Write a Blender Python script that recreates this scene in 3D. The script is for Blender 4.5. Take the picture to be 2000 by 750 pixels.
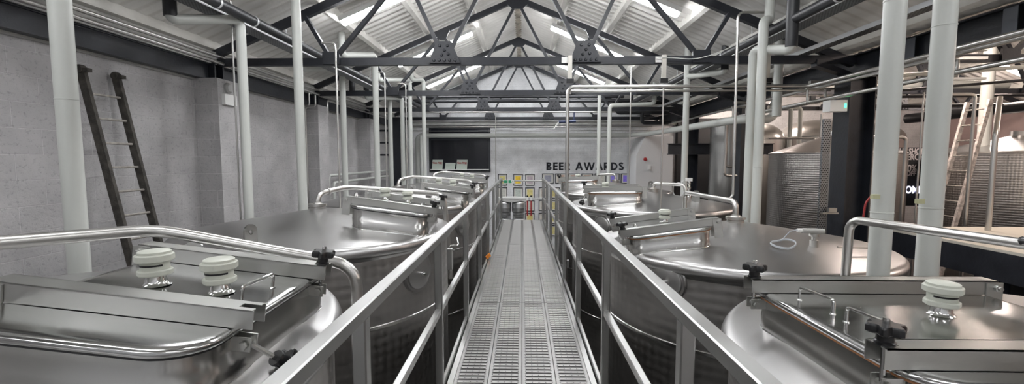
import bpy, math, random
from mathutils import Vector, Matrix, noise
random.seed(7)
for o in list(bpy.data.objects): bpy.data.objects.remove(o, do_unlink=True)
S = bpy.context.scene
COL = S.collection
# ------------------------------------------------------------------ camera
ZC = 4.01                      # eye height above the brewery floor; walkway deck is 1.61 below it
F = 850.0; PX0 = 1000.0; PY0 = 375.0; VPX = 1020.0; VPY = 311.0
PITCH = math.atan((PY0-VPY)/F); YAW = math.atan((VPX-PX0)/F*math.cos(PITCH))
cam = bpy.data.cameras.new('camera'); cam.sensor_width = 36; cam.lens = F/2000*36; cam.clip_start = .02; cam.clip_end = 100
camo = bpy.data.objects.new('camera', cam); COL.objects.link(camo)
camo.location = (0, 0, ZC); camo.rotation_euler = (math.pi/2-PITCH, 0, YAW); S.camera = camo
# ------------------------------------------------------------------ world, exposure
w = bpy.data.worlds.new('world'); S.world = w; w.use_nodes = True
w.node_tree.nodes['Background'].inputs[0].default_value = (.02, .025, .04, 1)
w.node_tree.nodes['Background'].inputs[1].default_value = 1
S.view_settings.view_transform = 'Standard'; S.view_settings.look = 'None'
S.view_settings.gamma = 1; S.view_settings.use_curve_mapping = False
S.view_settings.exposure = 1.0
SOFT_STRENGTH = 12.0           # roof fittings near and behind the camera, plus the added side fill strips
TUBE_STRENGTH = 31.0           # emission of the fluorescent diffusers
WARM_STRENGTH = 58.0           # emission of the warm battens in the next hall

def ray(px, py):
    a = (px-PX0)/F; b = (PY0-py)/F
    y = math.cos(PITCH)+b*math.sin(PITCH); z = -math.sin(PITCH)+b*math.cos(PITCH)
    return a*math.cos(YAW)-y*math.sin(YAW), a*math.sin(YAW)+y*math.cos(YAW), z
def at(px, py, Y=None, X=None):
    x, y, z = ray(px, py); t = Y/y if Y is not None else X/x
    return Vector((x*t, y*t, ZC+z*t))
# ------------------------------------------------------------------ materials
def newmat(n):
    m = bpy.data.materials.new(n); m.use_nodes = True
    nt = m.node_tree; return m, nt, nt.nodes['Principled BSDF']
def mat(n, col, rough=.5, metal=0, bump=0, bscale=40, cvar=0, cscale=5, rvar=0, coat=0, aniso=None, detail=4, coord='Object', stretch=None):
    m, nt, b = newmat(n); N = nt.nodes; L = nt.links
    b.inputs['Base Color'].default_value = (*col, 1); b.inputs['Roughness'].default_value = rough
    b.inputs['Metallic'].default_value = metal; b.inputs['Coat Weight'].default_value = coat
    tc = N.new('ShaderNodeTexCoord'); src = tc.outputs[coord]
    if stretch:
        mp = N.new('ShaderNodeMapping'); mp.inputs['Scale'].default_value = stretch; L.new(src, mp.inputs[0]); src = mp.outputs[0]
    if cvar or rvar:
        nz = N.new('ShaderNodeTexNoise'); nz.inputs['Scale'].default_value = cscale; nz.inputs['Detail'].default_value = detail if metal < .5 else 2
        L.new(src, nz.inputs['Vector'])
        if cvar:
            mr = N.new('ShaderNodeMapRange'); mr.inputs[1].default_value = .25; mr.inputs[2].default_value = .75; mr.interpolation_type = 'SMOOTHSTEP'
            mr.inputs[3].default_value = 1-cvar; mr.inputs[4].default_value = 1+cvar; L.new(nz.outputs[0], mr.inputs[0])
            vm = N.new('ShaderNodeVectorMath'); vm.operation = 'SCALE'; vm.inputs[0].default_value = col
            L.new(mr.outputs[0], vm.inputs['Scale']); L.new(vm.outputs[0], b.inputs['Base Color'])
        if rvar:
            mr = N.new('ShaderNodeMapRange'); mr.inputs[1].default_value = .2; mr.inputs[2].default_value = .8; mr.interpolation_type = 'SMOOTHSTEP'
            mr.inputs[3].default_value = rough-rvar; mr.inputs[4].default_value = rough+rvar
            L.new(nz.outputs[0], mr.inputs[0]); L.new(mr.outputs[0], b.inputs['Roughness'])
    if bump:
        nz = N.new('ShaderNodeTexNoise'); nz.inputs['Scale'].default_value = bscale; nz.inputs['Detail'].default_value = 5
        L.new(src, nz.inputs['Vector'])
        bp = N.new('ShaderNodeBump'); bp.inputs['Strength'].default_value = bump; bp.inputs['Distance'].default_value = .0006 if metal > .5 else .01
        L.new(nz.outputs[0], bp.inputs['Height']); L.new(bp.outputs[0], b.inputs['Normal'])
    return m
def emis(n, col, st):
    m, nt, b = newmat(n); b.inputs['Base Color'].default_value = (*col, 1)
    b.inputs['Emission Color'].default_value = (*col, 1); b.inputs['Emission Strength'].default_value = st; return m
M = {}
M['dome'] = mat('dome_steel', (.47, .465, .46), .32, 1, 0, 60, .05, 2.0, .03)
M['lid'] = mat('lid_steel', (.44, .44, .435), .17, 1, 0, 30, .06, 3, .04, stretch=(1, 5, 1))
M['collar'] = mat('collar_steel', (.50, .495, .48), .20, 1, 0, 25, .04, 2, .02)
M['bar'] = mat('channel_steel', (.50, .50, .48), .32, 1, 0, 80, .04, 3, .03)
M['tube'] = mat('tube_steel', (.56, .55, .53), .31, 1, 0, 1, .03, 3, .01)
M['rail'] = mat('rail_steel', (.44, .44, .43), .34, 1, 0, 120, .04, 3, .03)
M['chrome'] = mat('chrome_steel', (.75, .75, .74), .12, 1)
M['grate'] = None
M['pvc'] = mat('white_pvc', (.50, .515, .485), .38, 0, 0, 1, .02, 3)
M['cap'] = mat('pale_plastic', (.52, .535, .47), .45)
M['black'] = mat('black_plastic', (.012, .012, .013), .28)
M['blackpipe'] = mat('black_lagging', (.018, .019, .022), .45, 0, .2, 30)
M['paint'] = mat('black_painted_steel', (.016, .018, .024), .42, 0, .2, 35, .25, 6, .06)
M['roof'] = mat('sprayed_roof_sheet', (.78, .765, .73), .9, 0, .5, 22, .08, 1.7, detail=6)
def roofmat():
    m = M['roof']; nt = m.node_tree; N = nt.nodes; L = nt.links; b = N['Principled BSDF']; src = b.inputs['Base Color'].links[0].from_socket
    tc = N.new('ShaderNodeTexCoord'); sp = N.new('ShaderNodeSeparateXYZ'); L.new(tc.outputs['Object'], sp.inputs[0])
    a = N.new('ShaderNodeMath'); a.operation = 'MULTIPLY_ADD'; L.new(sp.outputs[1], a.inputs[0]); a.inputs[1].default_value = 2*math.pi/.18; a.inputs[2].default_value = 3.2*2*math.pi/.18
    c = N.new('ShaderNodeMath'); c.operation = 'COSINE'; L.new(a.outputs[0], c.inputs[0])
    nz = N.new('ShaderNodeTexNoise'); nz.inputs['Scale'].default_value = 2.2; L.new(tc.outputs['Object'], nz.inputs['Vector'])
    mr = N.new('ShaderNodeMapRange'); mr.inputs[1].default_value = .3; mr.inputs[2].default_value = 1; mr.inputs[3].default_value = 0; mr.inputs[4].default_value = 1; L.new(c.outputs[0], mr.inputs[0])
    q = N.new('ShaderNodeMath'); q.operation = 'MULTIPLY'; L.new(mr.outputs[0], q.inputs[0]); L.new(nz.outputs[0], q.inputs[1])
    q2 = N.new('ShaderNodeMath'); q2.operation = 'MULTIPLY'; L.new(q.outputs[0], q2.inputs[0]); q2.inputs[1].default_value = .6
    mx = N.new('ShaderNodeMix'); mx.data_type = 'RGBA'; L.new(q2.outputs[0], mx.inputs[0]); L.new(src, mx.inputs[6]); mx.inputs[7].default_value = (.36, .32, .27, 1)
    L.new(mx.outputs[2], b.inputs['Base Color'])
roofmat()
M['purlin'] = mat('white_purlin', (.74, .725, .68), .85, 0, .5, 18, .12, 2.5, detail=6)
M['ledge'] = mat('pale_plate', (.42, .42, .40), .8, 0, .4, 25, .15, 3)
M['floor'] = mat('concrete_floor', (.16, .16, .155), .7, 0, .2, 15, .2, 1.5)
M['white'] = mat('white_enamel', (.75, .75, .73), .5)
M['backwhite'] = mat('white_board', (.60, .60, .60), .75, 0, .1, 20)
M['galv'] = mat('galvanised_tray', (.60, .61, .62), .45, .4)
M['gasket'] = mat('brown_gasket', (.34, .15, .06), .6)
M['dark'] = mat('dark_cladding', (.012, .013, .015), .6)
M['wood'] = mat('weathered_wood', (.05, .045, .038), .8, 0, .5, 60, .5, 14, detail=6)
M['palewood'] = mat('paint_spattered_wood', (.46, .42, .39), .8, 0, .4, 60, .5, 16, detail=6)
M['rung'] = mat('worn_rung', (.30, .28, .25), .6, 0, .2, 60, .3, 20)
M['counter'] = mat('cream_roof_panel', (.62, .58, .50), .7)
M['plaster'] = mat('pinkish_wall', (.50, .38, .36), .85, 0, .3, 12, .12, 2)
M['glass'] = mat('dark_window_glass', (.012, .013, .018), .06)
M['tube_light'] = emis('tube_light', (.965, .975, 1), TUBE_STRENGTH)
M['tube_soft'] = emis('tube_soft', (.965, .975, 1), SOFT_STRENGTH)
M['warm_light'] = emis('warm_light', (1, .84, .75), WARM_STRENGTH)
M['red'] = mat('red_plastic', (.30, .015, .015), .5)
M['green'] = mat('green_sign', (.02, .28, .12), .5)
M['led'] = emis('green_led', (.05, 1, .35), 2.0)
M['mattboard'] = mat('mount_board', (.68, .67, .62), .8)
M['ink'] = mat('black_lettering', (.02, .022, .03), .6)
M['orange'] = mat('orange_tag', (.75, .25, .03), .5)
M['keg'] = mat('keg_steel', (.70, .71, .72), .38, 1, .05, 20)
def node_steel():     # walkway strips: brushed steel with rows of small drain holes
    m, nt, b = newmat('punched_deck_steel'); N = nt.nodes; L = nt.links
    b.inputs['Metallic'].default_value = .9; b.inputs['Roughness'].default_value = .40
    tc = N.new('ShaderNodeTexCoord'); sp = N.new('ShaderNodeSeparateXYZ'); L.new(tc.outputs['Object'], sp.inputs[0])
    def cell(out, period, off):
        a = N.new('ShaderNodeMath'); a.operation = 'ADD'; L.new(out, a.inputs[0]); a.inputs[1].default_value = 10*period+off
        q = N.new('ShaderNodeMath'); q.operation = 'FLOORED_MODULO'; L.new(a.outputs[0], q.inputs[0]); q.inputs[1].default_value = period
        s = N.new('ShaderNodeMath'); s.operation = 'SUBTRACT'; L.new(q.outputs[0], s.inputs[0]); s.inputs[1].default_value = period/2
        p = N.new('ShaderNodeMath'); p.operation = 'POWER'; L.new(s.outputs[0], p.inputs[0]); p.inputs[1].default_value = 2
        return p.outputs[0]
    ad = N.new('ShaderNodeMath'); ad.operation = 'ADD'
    L.new(cell(sp.outputs[0], .048, .024), ad.inputs[0]); L.new(cell(sp.outputs[1], .053, .0265), ad.inputs[1])
    lt = N.new('ShaderNodeMath'); lt.operation = 'LESS_THAN'; L.new(ad.outputs[0], lt.inputs[0]); lt.inputs[1].default_value = .0048**2
    mx = N.new('ShaderNodeMix'); mx.data_type = 'RGBA'; L.new(lt.outputs[0], mx.inputs[0])
    mx.inputs[6].default_value = (.41, .405, .395, 1); mx.inputs[7].default_value = (.03, .03, .03, 1)
    L.new(mx.outputs[2], b.inputs['Base Color']); return m
M['grate'] = node_steel()
def brickmat(n, col, mortar, bw, bh, mw, cvar, bump, pit, rough=.85):
    m, nt, b = newmat(n); N = nt.nodes; L = nt.links
    tc = N.new('ShaderNodeTexCoord'); br = N.new('ShaderNodeTexBrick')
    br.inputs['Color1'].default_value = (*[c*(1-cvar) for c in col], 1); br.inputs['Color2'].default_value = (*[c*(1+cvar) for c in col], 1)
    br.inputs['Mortar'].default_value = (*mortar, 1); br.inputs['Scale'].default_value = 1
    br.inputs['Mortar Size'].default_value = mw; br.inputs['Brick Width'].default_value = bw; br.inputs['Row Height'].default_value = bh
    br.inputs['Mortar Smooth'].default_value = .3
    L.new(tc.outputs['UV'], br.inputs['Vector'])
    nz = N.new('ShaderNodeTexNoise'); nz.inputs['Scale'].default_value = 2.3; nz.inputs['Detail'].default_value = 7
    L.new(tc.outputs['UV'], nz.inputs['Vector'])
    mr = N.new('ShaderNodeMapRange'); mr.inputs[1].default_value = .3; mr.inputs[2].default_value = .7; mr.inputs[3].default_value = .84; mr.inputs[4].default_value = 1.14
    L.new(nz.outputs[0], mr.inputs[0])
    vm = N.new('ShaderNodeVectorMath'); vm.operation = 'SCALE'; L.new(br.outputs['Color'], vm.inputs[0]); L.new(mr.outputs[0], vm.inputs['Scale'])
    n2 = N.new('ShaderNodeTexNoise'); n2.inputs['Scale'].default_value = pit; n2.inputs['Detail'].default_value = 6; n2.inputs['Roughness'].default_value = .75
    L.new(tc.outputs['UV'], n2.inputs['Vector'])
    ad = N.new('ShaderNodeMath'); ad.operation = 'MULTIPLY_ADD'; L.new(br.outputs['Fac'], ad.inputs[0]); ad.inputs[1].default_value = -.9
    L.new(n2.outputs[0], ad.inputs[2])
    bp = N.new('ShaderNodeBump'); bp.inputs['Strength'].default_value = bump; bp.inputs['Distance'].default_value = .008
    L.new(ad.outputs[0], bp.inputs['Height']); L.new(bp.outputs[0], b.inputs['Normal'])
    cr = N.new('ShaderNodeMapRange'); cr.inputs[1].default_value = .36; cr.inputs[2].default_value = .46; cr.inputs[3].default_value = .72; cr.inputs[4].default_value = 1
    L.new(n2.outputs[0], cr.inputs[0])
    v2 = N.new('ShaderNodeVectorMath'); v2.operation = 'SCALE'; L.new(vm.outputs[0], v2.inputs[0]); L.new(cr.outputs[0], v2.inputs['Scale'])
    L.new(v2.outputs[0], b.inputs['Base Color'])
    b.inputs['Roughness'].default_value = rough; return m
M['block'] = brickmat('grey_blockwork', (.43, .42, .42), (.53, .52, .52), .45, .225, .005, .035, 1.0, 26)
M['brick'] = brickmat('painted_brick', (.74, .745, .755), (.68, .685, .69), .225, .075, .005, .02, .2, 30)
def shellmat(n, col, k, amt, rough, bump):   # circle-polished (dimpled) tank jacket
    m, nt, b = newmat(n); N = nt.nodes; L = nt.links
    b.inputs['Metallic'].default_value = 1
    tc = N.new('ShaderNodeTexCoord'); mp = N.new('ShaderNodeMapping'); mp.inputs['Rotation'].default_value = (0, 0, math.radians(45))
    mp.inputs['Scale'].default_value = (k, k, 1); L.new(tc.outputs['UV'], mp.inputs[0])
    sp = N.new('ShaderNodeSeparateXYZ'); L.new(mp.outputs[0], sp.inputs[0])
    def sn(o):
        s = N.new('ShaderNodeMath'); s.operation = 'SINE'; L.new(o, s.inputs[0]); return s.outputs[0]
    mu = N.new('ShaderNodeMath'); mu.operation = 'MULTIPLY'; L.new(sn(sp.outputs[0]), mu.inputs[0]); L.new(sn(sp.outputs[1]), mu.inputs[1])
    nz = N.new('ShaderNodeTexNoise'); nz.inputs['Scale'].default_value = 3; L.new(tc.outputs['UV'], nz.inputs['Vector'])
    r = N.new('ShaderNodeMath'); r.operation = 'MULTIPLY_ADD'; L.new(mu.outputs[0], r.inputs[0]); r.inputs[1].default_value = amt; r.inputs[2].default_value = rough
    L.new(r.outputs[0], b.inputs['Roughness'])
    mr = N.new('ShaderNodeMapRange'); mr.inputs[3].default_value = .8; mr.inputs[4].default_value = 1.15; L.new(nz.outputs[0], mr.inputs[0])
    vm = N.new('ShaderNodeVectorMath'); vm.operation = 'SCALE'; vm.inputs[0].default_value = col; L.new(mr.outputs[0], vm.inputs['Scale'])
    L.new(vm.outputs[0], b.inputs['Base Color'])
    bp = N.new('ShaderNodeBump'); bp.inputs['Strength'].default_value = bump; bp.inputs['Distance'].default_value = .006
    L.new(mu.outputs[0], bp.inputs['Height']); L.new(bp.outputs[0], b.inputs['Normal'])
    return m
M['shell'] = shellmat('circle_polished_steel', (.42, .405, .39), 62, .085, .42, .22)
M['dimple'] = shellmat('dimpled_jacket_steel', (.50, .475, .455), 110, .07, .40, .35)
# ------------------------------------------------------------------ mesh building
class MB:
    def __init__(s): s.v = []; s.f = []; s.uv = {}
    def add(s, vs, fs):
        n = len(s.v); s.v += [Vector(p) for p in vs]; s.f += [tuple(i+n for i in f) for f in fs]
    def box(s, lo, hi):
        a, b = lo, hi
        s.add([(a[0],a[1],a[2]),(b[0],a[1],a[2]),(b[0],b[1],a[2]),(a[0],b[1],a[2]),(a[0],a[1],b[2]),(b[0],a[1],b[2]),(b[0],b[1],b[2]),(a[0],b[1],b[2])],
              [(0,3,2,1),(4,5,6,7),(0,1,5,4),(1,2,6,5),(2,3,7,6),(3,0,4,7)]); return s
    def cbox(s, c, d): return s.box([c[i]-d[i]/2 for i in range(3)], [c[i]+d[i]/2 for i in range(3)])
    def fbox(s, T, lo, hi):      # box in a frame T(u,v,w)->world
        a, b = lo, hi
        s.add([T(*p) for p in [(a[0],a[1],a[2]),(b[0],a[1],a[2]),(b[0],b[1],a[2]),(a[0],b[1],a[2]),(a[0],a[1],b[2]),(b[0],a[1],b[2]),(b[0],b[1],b[2]),(a[0],b[1],b[2])]],
              [(0,3,2,1),(4,5,6,7),(0,1,5,4),(1,2,6,5),(2,3,7,6),(3,0,4,7)]); return s
    def bar(s, p, q, wd, ht, up=(0,0,1)):
        p = Vector(p); q = Vector(q); d = (q-p).normalized(); u = Vector(up)
        if abs(d.dot(u)) > .99: u = Vector((0,1,0))
        x = d.cross(u).normalized(); z = x.cross(d).normalized()
        T = lambda a,b,c: p+x*a+d*b+z*c
        return s.fbox(T, (-wd/2, 0, -ht/2), (wd/2, (q-p).length, ht/2))
    def prism(s, pts, vec):
        n = len(pts); vec = Vector(vec); a = [Vector(p) for p in pts]
        s.add(a+[p+vec for p in a], [tuple(range(n-1,-1,-1)), tuple(range(n,2*n))]+[(i,(i+1)%n,n+(i+1)%n,n+i) for i in range(n)]); return s
    def rings(s, rs, cap0=True, cap1=True, closed=True):
        n = len(rs[0]); b = len(s.v)
        for r in rs: s.v += [Vector(p) for p in r]
        for j in range(len(rs)-1):
            for i in range(n if closed else n-1):
                k = (i+1) % n; s.f.append((b+j*n+i, b+j*n+k, b+(j+1)*n+k, b+(j+1)*n+i))
        if cap0: s.f.append(tuple(b+i for i in range(n-1,-1,-1)))
        if cap1: s.f.append(tuple(b+(len(rs)-1)*n+i for i in range(n)))
        return s
    def tube(s, pts, r, fil=0, seg=14, cap=True, closed=False):
        P = [Vector(p) for p in pts]
        if fil and len(P) > 2:
            Q = [P[0]]
            for i in range(1, len(P)-1):
                a = (P[i-1]-P[i]); c = (P[i+1]-P[i]); fl = min(fil, a.length*.49, c.length*.49)
                a.normalize(); c.normalize()
                ang = a.angle(c)
                if ang > 3.1: Q.append(P[i]); continue
                A = P[i]+a*fl; C_ = P[i]+c*fl; n = max(3, int((math.pi-ang)/math.radians(14)))
                # circular arc
                bis = (a+c).normalized(); rad = fl*math.tan(ang/2); ctr = P[i]+bis*(fl/math.cos(ang/2))
                va = A-ctr; vc = C_-ctr; th = va.angle(vc); ax = va.cross(vc).normalized()
                for k in range(n+1): Q.append(ctr+Matrix.Rotation(th*k/n, 3, ax) @ va)
            Q.append(P[-1]); P = Q
        d0 = (P[1]-P[0]).normalized(); u = Vector((0,0,1)) if abs(d0.z) < .9 else Vector((1,0,0))
        x = d0.cross(u).normalized(); rs = []; prev = d0
        n = len(P)
        for i in range(n):
            if closed: d = (P[(i+1)%n]-P[i-1]).normalized()
            else: d = ((P[min(i+1,n-1)]-P[i]).normalized()+(P[i]-P[max(i-1,0)]).normalized()).normalized() if 0 < i < n-1 else (P[1]-P[0] if i == 0 else P[-1]-P[-2]).normalized()
            q = prev.rotation_difference(d); x = (q @ x); x = (x-d*x.dot(d)).normalized(); prev = d
            y = d.cross(x)
            rs.append([P[i]+x*(r*math.cos(t))+y*(r*math.sin(t)) for t in [2*math.pi*k/seg for k in range(seg)]])
        if closed: rs.append(rs[0]); cap = False
        return s.rings(rs, cap, cap)
    def lathe(s, prof, o=(0,0,0), seg=32, ax=(0,0,1), xd=None, cap=True):   # prof: (r, h) along axis
        o = Vector(o); a = Vector(ax).normalized(); x = Vector(xd) if xd else (Vector((1,0,0)) if abs(a.x) < .9 else Vector((0,1,0)))
        x = (x-a*x.dot(a)).normalized(); y = a.cross(x)
        rs = [[o+a*h+(x*math.cos(t)+y*math.sin(t))*max(r,.0002) for t in [2*math.pi*k/seg for k in range(seg)]] for r, h in prof]
        return s.rings(rs, cap, cap)
    def build(s, name, m, parent=None, origin=None, sharp=35, cyl=None):
        if origin is None: origin = parent['_o'] if parent is not None else (0,0,0)
        O = Vector(origin)
        me = bpy.data.meshes.new(name); me.from_pydata([tuple(p-O) for p in s.v], [], s.f)
        uv = me.uv_layers.new(name='UVMap')
        for poly in me.polygons:
            nn = poly.normal; ax = max(range(3), key=lambda i: abs(nn[i]))
            for li in poly.loop_indices:
                c = me.vertices[me.loops[li].vertex_index].co+O
                if cyl and abs(nn.z) < .7:
                    th = math.atan2(c.y-cyl[1], c.x-cyl[0]); ce = poly.center+O; tc_ = math.atan2(ce.y-cyl[1], ce.x-cyl[0])
                    if th-tc_ > math.pi: th -= 2*math.pi
                    if tc_-th > math.pi: th += 2*math.pi
                    uv.data[li].uv = (th*cyl[2], c.z)
                else: uv.data[li].uv = ((c.y, c.z), (c.x, c.z), (c.x, c.y))[ax]
        me.polygons.foreach_set('use_smooth', [True]*len(me.polygons))
        me.set_sharp_from_angle(angle=math.radians(sharp)); me.materials.append(m if not isinstance(m, str) else M[m])
        ob = bpy.data.objects.new(name, me); COL.objects.link(ob)
        if parent is not None: ob.parent = parent; ob['_o'] = parent['_o']
        else: ob.location = O; ob['_o'] = tuple(O)
        return ob
def tag(o, label=None, cat=None, group=None, kind=None):
    if label: o['label'] = label
    if cat: o['category'] = cat
    if group: o['group'] = group
    if kind: o['kind'] = kind
    return o
def thing(name, loc, label, cat, group=None):
    o = bpy.data.objects.new(name, None); COL.objects.link(o); o.location = loc; o['_o'] = tuple(loc); o.empty_display_size = .1
    return tag(o, label, cat, group)
def struct(name, mb, m, label=None, **k): return tag(mb.build(name, m, **k), label, None, None, 'structure')
def text_mesh(name, body, size, m, loc, rot, parent=None, off=0.0, ext=.003, sx=1.0):
    cu = bpy.data.curves.new(name, 'FONT'); cu.body = body; cu.size = size; cu.offset = off; cu.extrude = ext; cu.align_x = 'CENTER'
    t = bpy.data.objects.new(name, cu); COL.objects.link(t); bpy.context.view_layer.update()
    me = bpy.data.meshes.new_from_object(t); bpy.data.objects.remove(t, do_unlink=True)
    R = Matrix.Translation(Vector(loc)) @ rot.to_4x4() @ Matrix.Diagonal((sx, 1, 1, 1)); me.transform(R)
    if parent is not None:
        me.transform(Matrix.Translation(-Vector(parent['_o'])))
    me.materials.clear(); me.materials.append(M[m]); ob = bpy.data.objects.new(name, me); COL.objects.link(ob)
    if parent is not None: ob.parent = parent; ob['_o'] = parent['_o']
    return ob
RFRONT = Matrix.Rotation(math.pi/2, 3, 'X')     # text facing -Y
# ------------------------------------------------------------------ room shell
WL = -4.3; YB = 14.45; Y0 = -3.2; XV = 4.4; XR = 13.2
RX = -.1; RH = 3.17                                # ridge X and height of rafter line above the eye
def rline(x):                                      # rafter line height (world z) over both bays
    if x <= XV: return ZC+RH-.417*abs(x-RX)
    return ZC+1.30+.417*((x-XV) if x < 8.8 else (8.8-XV)-(x-8.8))
struct('floor', MB().box((WL-.2, Y0, -.15), (XR+.2, YB+.2, 0)), 'floor')
struct('wall_left', MB().box((WL-.2, Y0, 0), (WL, YB+.2, ZC+1.42)), 'block')
mb = MB(); mb.prism([(WL-.2,YB,0),(XR+.2,YB,0),(XR+.2,YB,rline(XR)+.2),(8.8,YB,rline(8.8)+.3),(XV,YB,rline(XV)+.15),(RX,YB,rline(RX)+.3),(WL-.2,YB,rline(WL)+.1)], (0,.2,0))
struct('wall_back', mb, 'brick')
mb = MB(); mb.prism([(WL-.2,Y0-.2,0),(XR+.2,Y0-.2,0),(XR+.2,Y0-.2,rline(XR)+.2),(8.8,Y0-.2,rline(8.8)+.3),(XV,Y0-.2,rline(XV)+.15),(RX,Y0-.2,rline(RX)+.3),(WL-.2,Y0-.2,rline(WL)+.1)], (0,.2,0))
struct('wall_front', mb, 'brick')
struct('wall_right', MB().box((XR, Y0, 0), (XR+.2, YB+.2, rline(XR)+.3)), 'plaster')
struct('wall_divider', MB().box((5.0, YB-.25, 0), (7.1, YB-.02, ZC+1.3)), 'dark', 'plain black panel at the far end between the halls')  # black panel set across the dark area at the far end
PIERS = [(5.68, 6.12), (8.48, 8.92), (11.38, 11.82)]
for k, (a, b) in enumerate(PIERS):
    tag(MB().box((WL, a, 0), (WL+.32, b, ZC+1.06)).build('trim_%d' % (k+1), 'block'), 'grey blockwork pier standing out from the left wall', None, None, 'structure')
struct('trim_5', MB().box((WL, 3.6, 0), (-3.25, 5.1, .95)), 'floor', 'low concrete plinth along the left wall')
def slope(name, xa, xb):
    m = MB(); ns = 18; ny = int((YB+.2-Y0)/.03); n = 0
    L = math.hypot(xb-xa, rline(xb+(.001 if xb < xa else -.001))-rline(xa)); sl = (rline(xb-(.001 if xb > xa else -.001))-rline(xa+(.001 if xb > xa else -.001)))
    za = rline(xa+(.001 if xb > xa else -.001)); rows = []
    for i in range(ns+1):
        t = i/ns; x = xa+(xb-xa)*t; z = za+sl*t+.115
        rows.append([(x, Y0+j*.03, z+(.026 if abs(x) < 2.4 or x > XV+.2 else max(.004, .026-(abs(x)-2.4)*.03))*math.cos(j*math.pi/3)+.014*noise.noise(Vector((x*1.7, j*.05, 3)))) for j in range(ny+1)])
    m.rings(rows, False, False, closed=False)
    rows2 = [[(p[0], p[1], p[2]+.08) for p in (r[0], r[-1])] for r in (rows[0], rows[-1])]
    m.rings(rows2, False, False, closed=False)
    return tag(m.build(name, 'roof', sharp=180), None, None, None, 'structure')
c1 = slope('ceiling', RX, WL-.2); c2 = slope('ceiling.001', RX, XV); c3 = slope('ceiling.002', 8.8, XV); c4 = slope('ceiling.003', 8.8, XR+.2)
for o, lb in ((c1,'left slope of the white sprayed corrugated roof'),(c2,'right slope of the white sprayed corrugated roof'),(c3,'near slope of the next hall roof'),(c4,'far slope of the next hall roof')): o['label'] = lb
def purlin(x, sgn, k, par):
    z = rline(x); d = Vector((1, 0, -.417*sgn)).normalized(); n_ = Vector((.417*sgn, 0, 1)).normalized()
    m = MB(); rs = []
    for j in range(45):
        y = Y0+j*(YB-Y0)/44; q = 1+.10*noise.noise(Vector((y*1.3, x, k)))
        c = Vector((x, y, z))
        rs.append([c+d*(a*q)+n_*b for a, b in ((-.035,.015),(.035,.015),(.05,.05),(.085,.12),(-.085,.12),(-.05,.05))])
    m.rings(rs); return m.build('purlin', 'purlin', par, sharp=50)
for k, x in enumerate((-.95, -1.85, -2.75, -3.6, -4.2)): purlin(x, -1, k, c1)
for k, x in enumerate((.75, 1.65, 2.55, 3.4, 4.15)): purlin(x, 1, k, c2)
for k, x in enumerate((5.2, 6.4, 7.6, 8.5)): purlin(x, -1, k, c3)
for k, x in enumerate((9.5, 10.9, 12.2)): purlin(x, 1, k, c4)
m = MB(); 
m.tube([(RX, Y0, rline(RX)+.16), (RX, YB, rline(RX)+.16)], .11, seg=10); m.build('ridge_capping', mat('stained_ridge', (.40, .36, .30), .9, 0, .5, 20, .45, 6, detail=6), c1)
# left wall plate
struct('trim_6', MB().box((WL, Y0, ZC+1.275), (WL+.16, YB, ZC+1.44)), 'ledge', 'pale ledge above the black beam on the left wall')
struct('trim_7', MB().box((WL, Y0, ZC+1.035), (WL+.03, YB, ZC+1.06)), 'ledge', 'pale mortar bed under the black beam on the left wall')
def ibeam(name, x, z0, z1, ya, yb, fl, face, label, cat, web=.02):
    root = thing(name, (x, ya, z0), label, cat)
    m = MB(); m.box((x-web/2, ya, z0+.015), (x+web/2, yb, z1-.015)); m.build('web', 'paint', root)
    for z in (z0, z1-.015): MB().box((x-fl/2, ya, z), (x+fl/2, yb, z+.015)).build('flange', 'paint', root)
    return root
r = ibeam('wall_beam', WL+.07, ZC+1.06, ZC+1.275, Y0+.02, YB-.02, .13, 1, 'long black steel beam along the top of the grey block wall', 'beam', .09)
for y in (5.9, 8.7, 11.6): 
    m = MB(); m.box((WL+.02, y-.09, ZC+1.03), (WL+.2, y-.07, ZC+1.30)); m.box((WL+.02, y+.07, ZC+1.03), (WL+.2, y+.09, ZC+1.30)); m.box((WL+.02, y-.09, ZC+1.0), (WL+.22, y+.09, ZC+1.03))
    m.build('splice_plate', 'paint', r)
r = ibeam('valley_beam', XV, ZC+1.10, ZC+1.36, Y0+.02, YB-.27, .16, -1, 'long black steel beam under the roof valley on the right', 'beam', .03)
for y in (2.1, 4.0, 5.0): MB().box((XV-.085, y, ZC+1.12), (XV-.078, y+.12, ZC+1.34)).build('bolted_plate', mat('grey_plate', (.10, .11, .13), .4), r)
COLS = [(5.95, 'thick black steel column carrying the valley beam, nearest of those in view'), (8.74, 'black steel column in the middle distance behind the pair of white pipes'), (11.6, 'farthest black steel column under the valley beam')]
for y, lb in COLS:
    c = thing('steel_column', (XV, y, 0), lb, 'column')
    for x in (XV-.165, XV+.15): MB().box((x, y-.15, 0), (x+.015, y+.15, ZC+1.10)).build('flange', 'paint', c)
    MB().box((XV-.15, y-.01, 0), (XV+.15, y+.01, ZC+1.10)).build('web', 'paint', c)
    m = MB(); m.prism([(XV-.16,y-.06,ZC+1.10),(XV-.55,y-.06,ZC+1.22),(XV-.55,y-.06,ZC+1.30),(XV-.0,y-.06,ZC+1.10)], (0,.12,0)); m.box((XV-.17,y-.15,ZC+1.06),(XV+.17,y+.15,ZC+1.10)); m.build('cap_bracket', 'paint', c)
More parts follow.
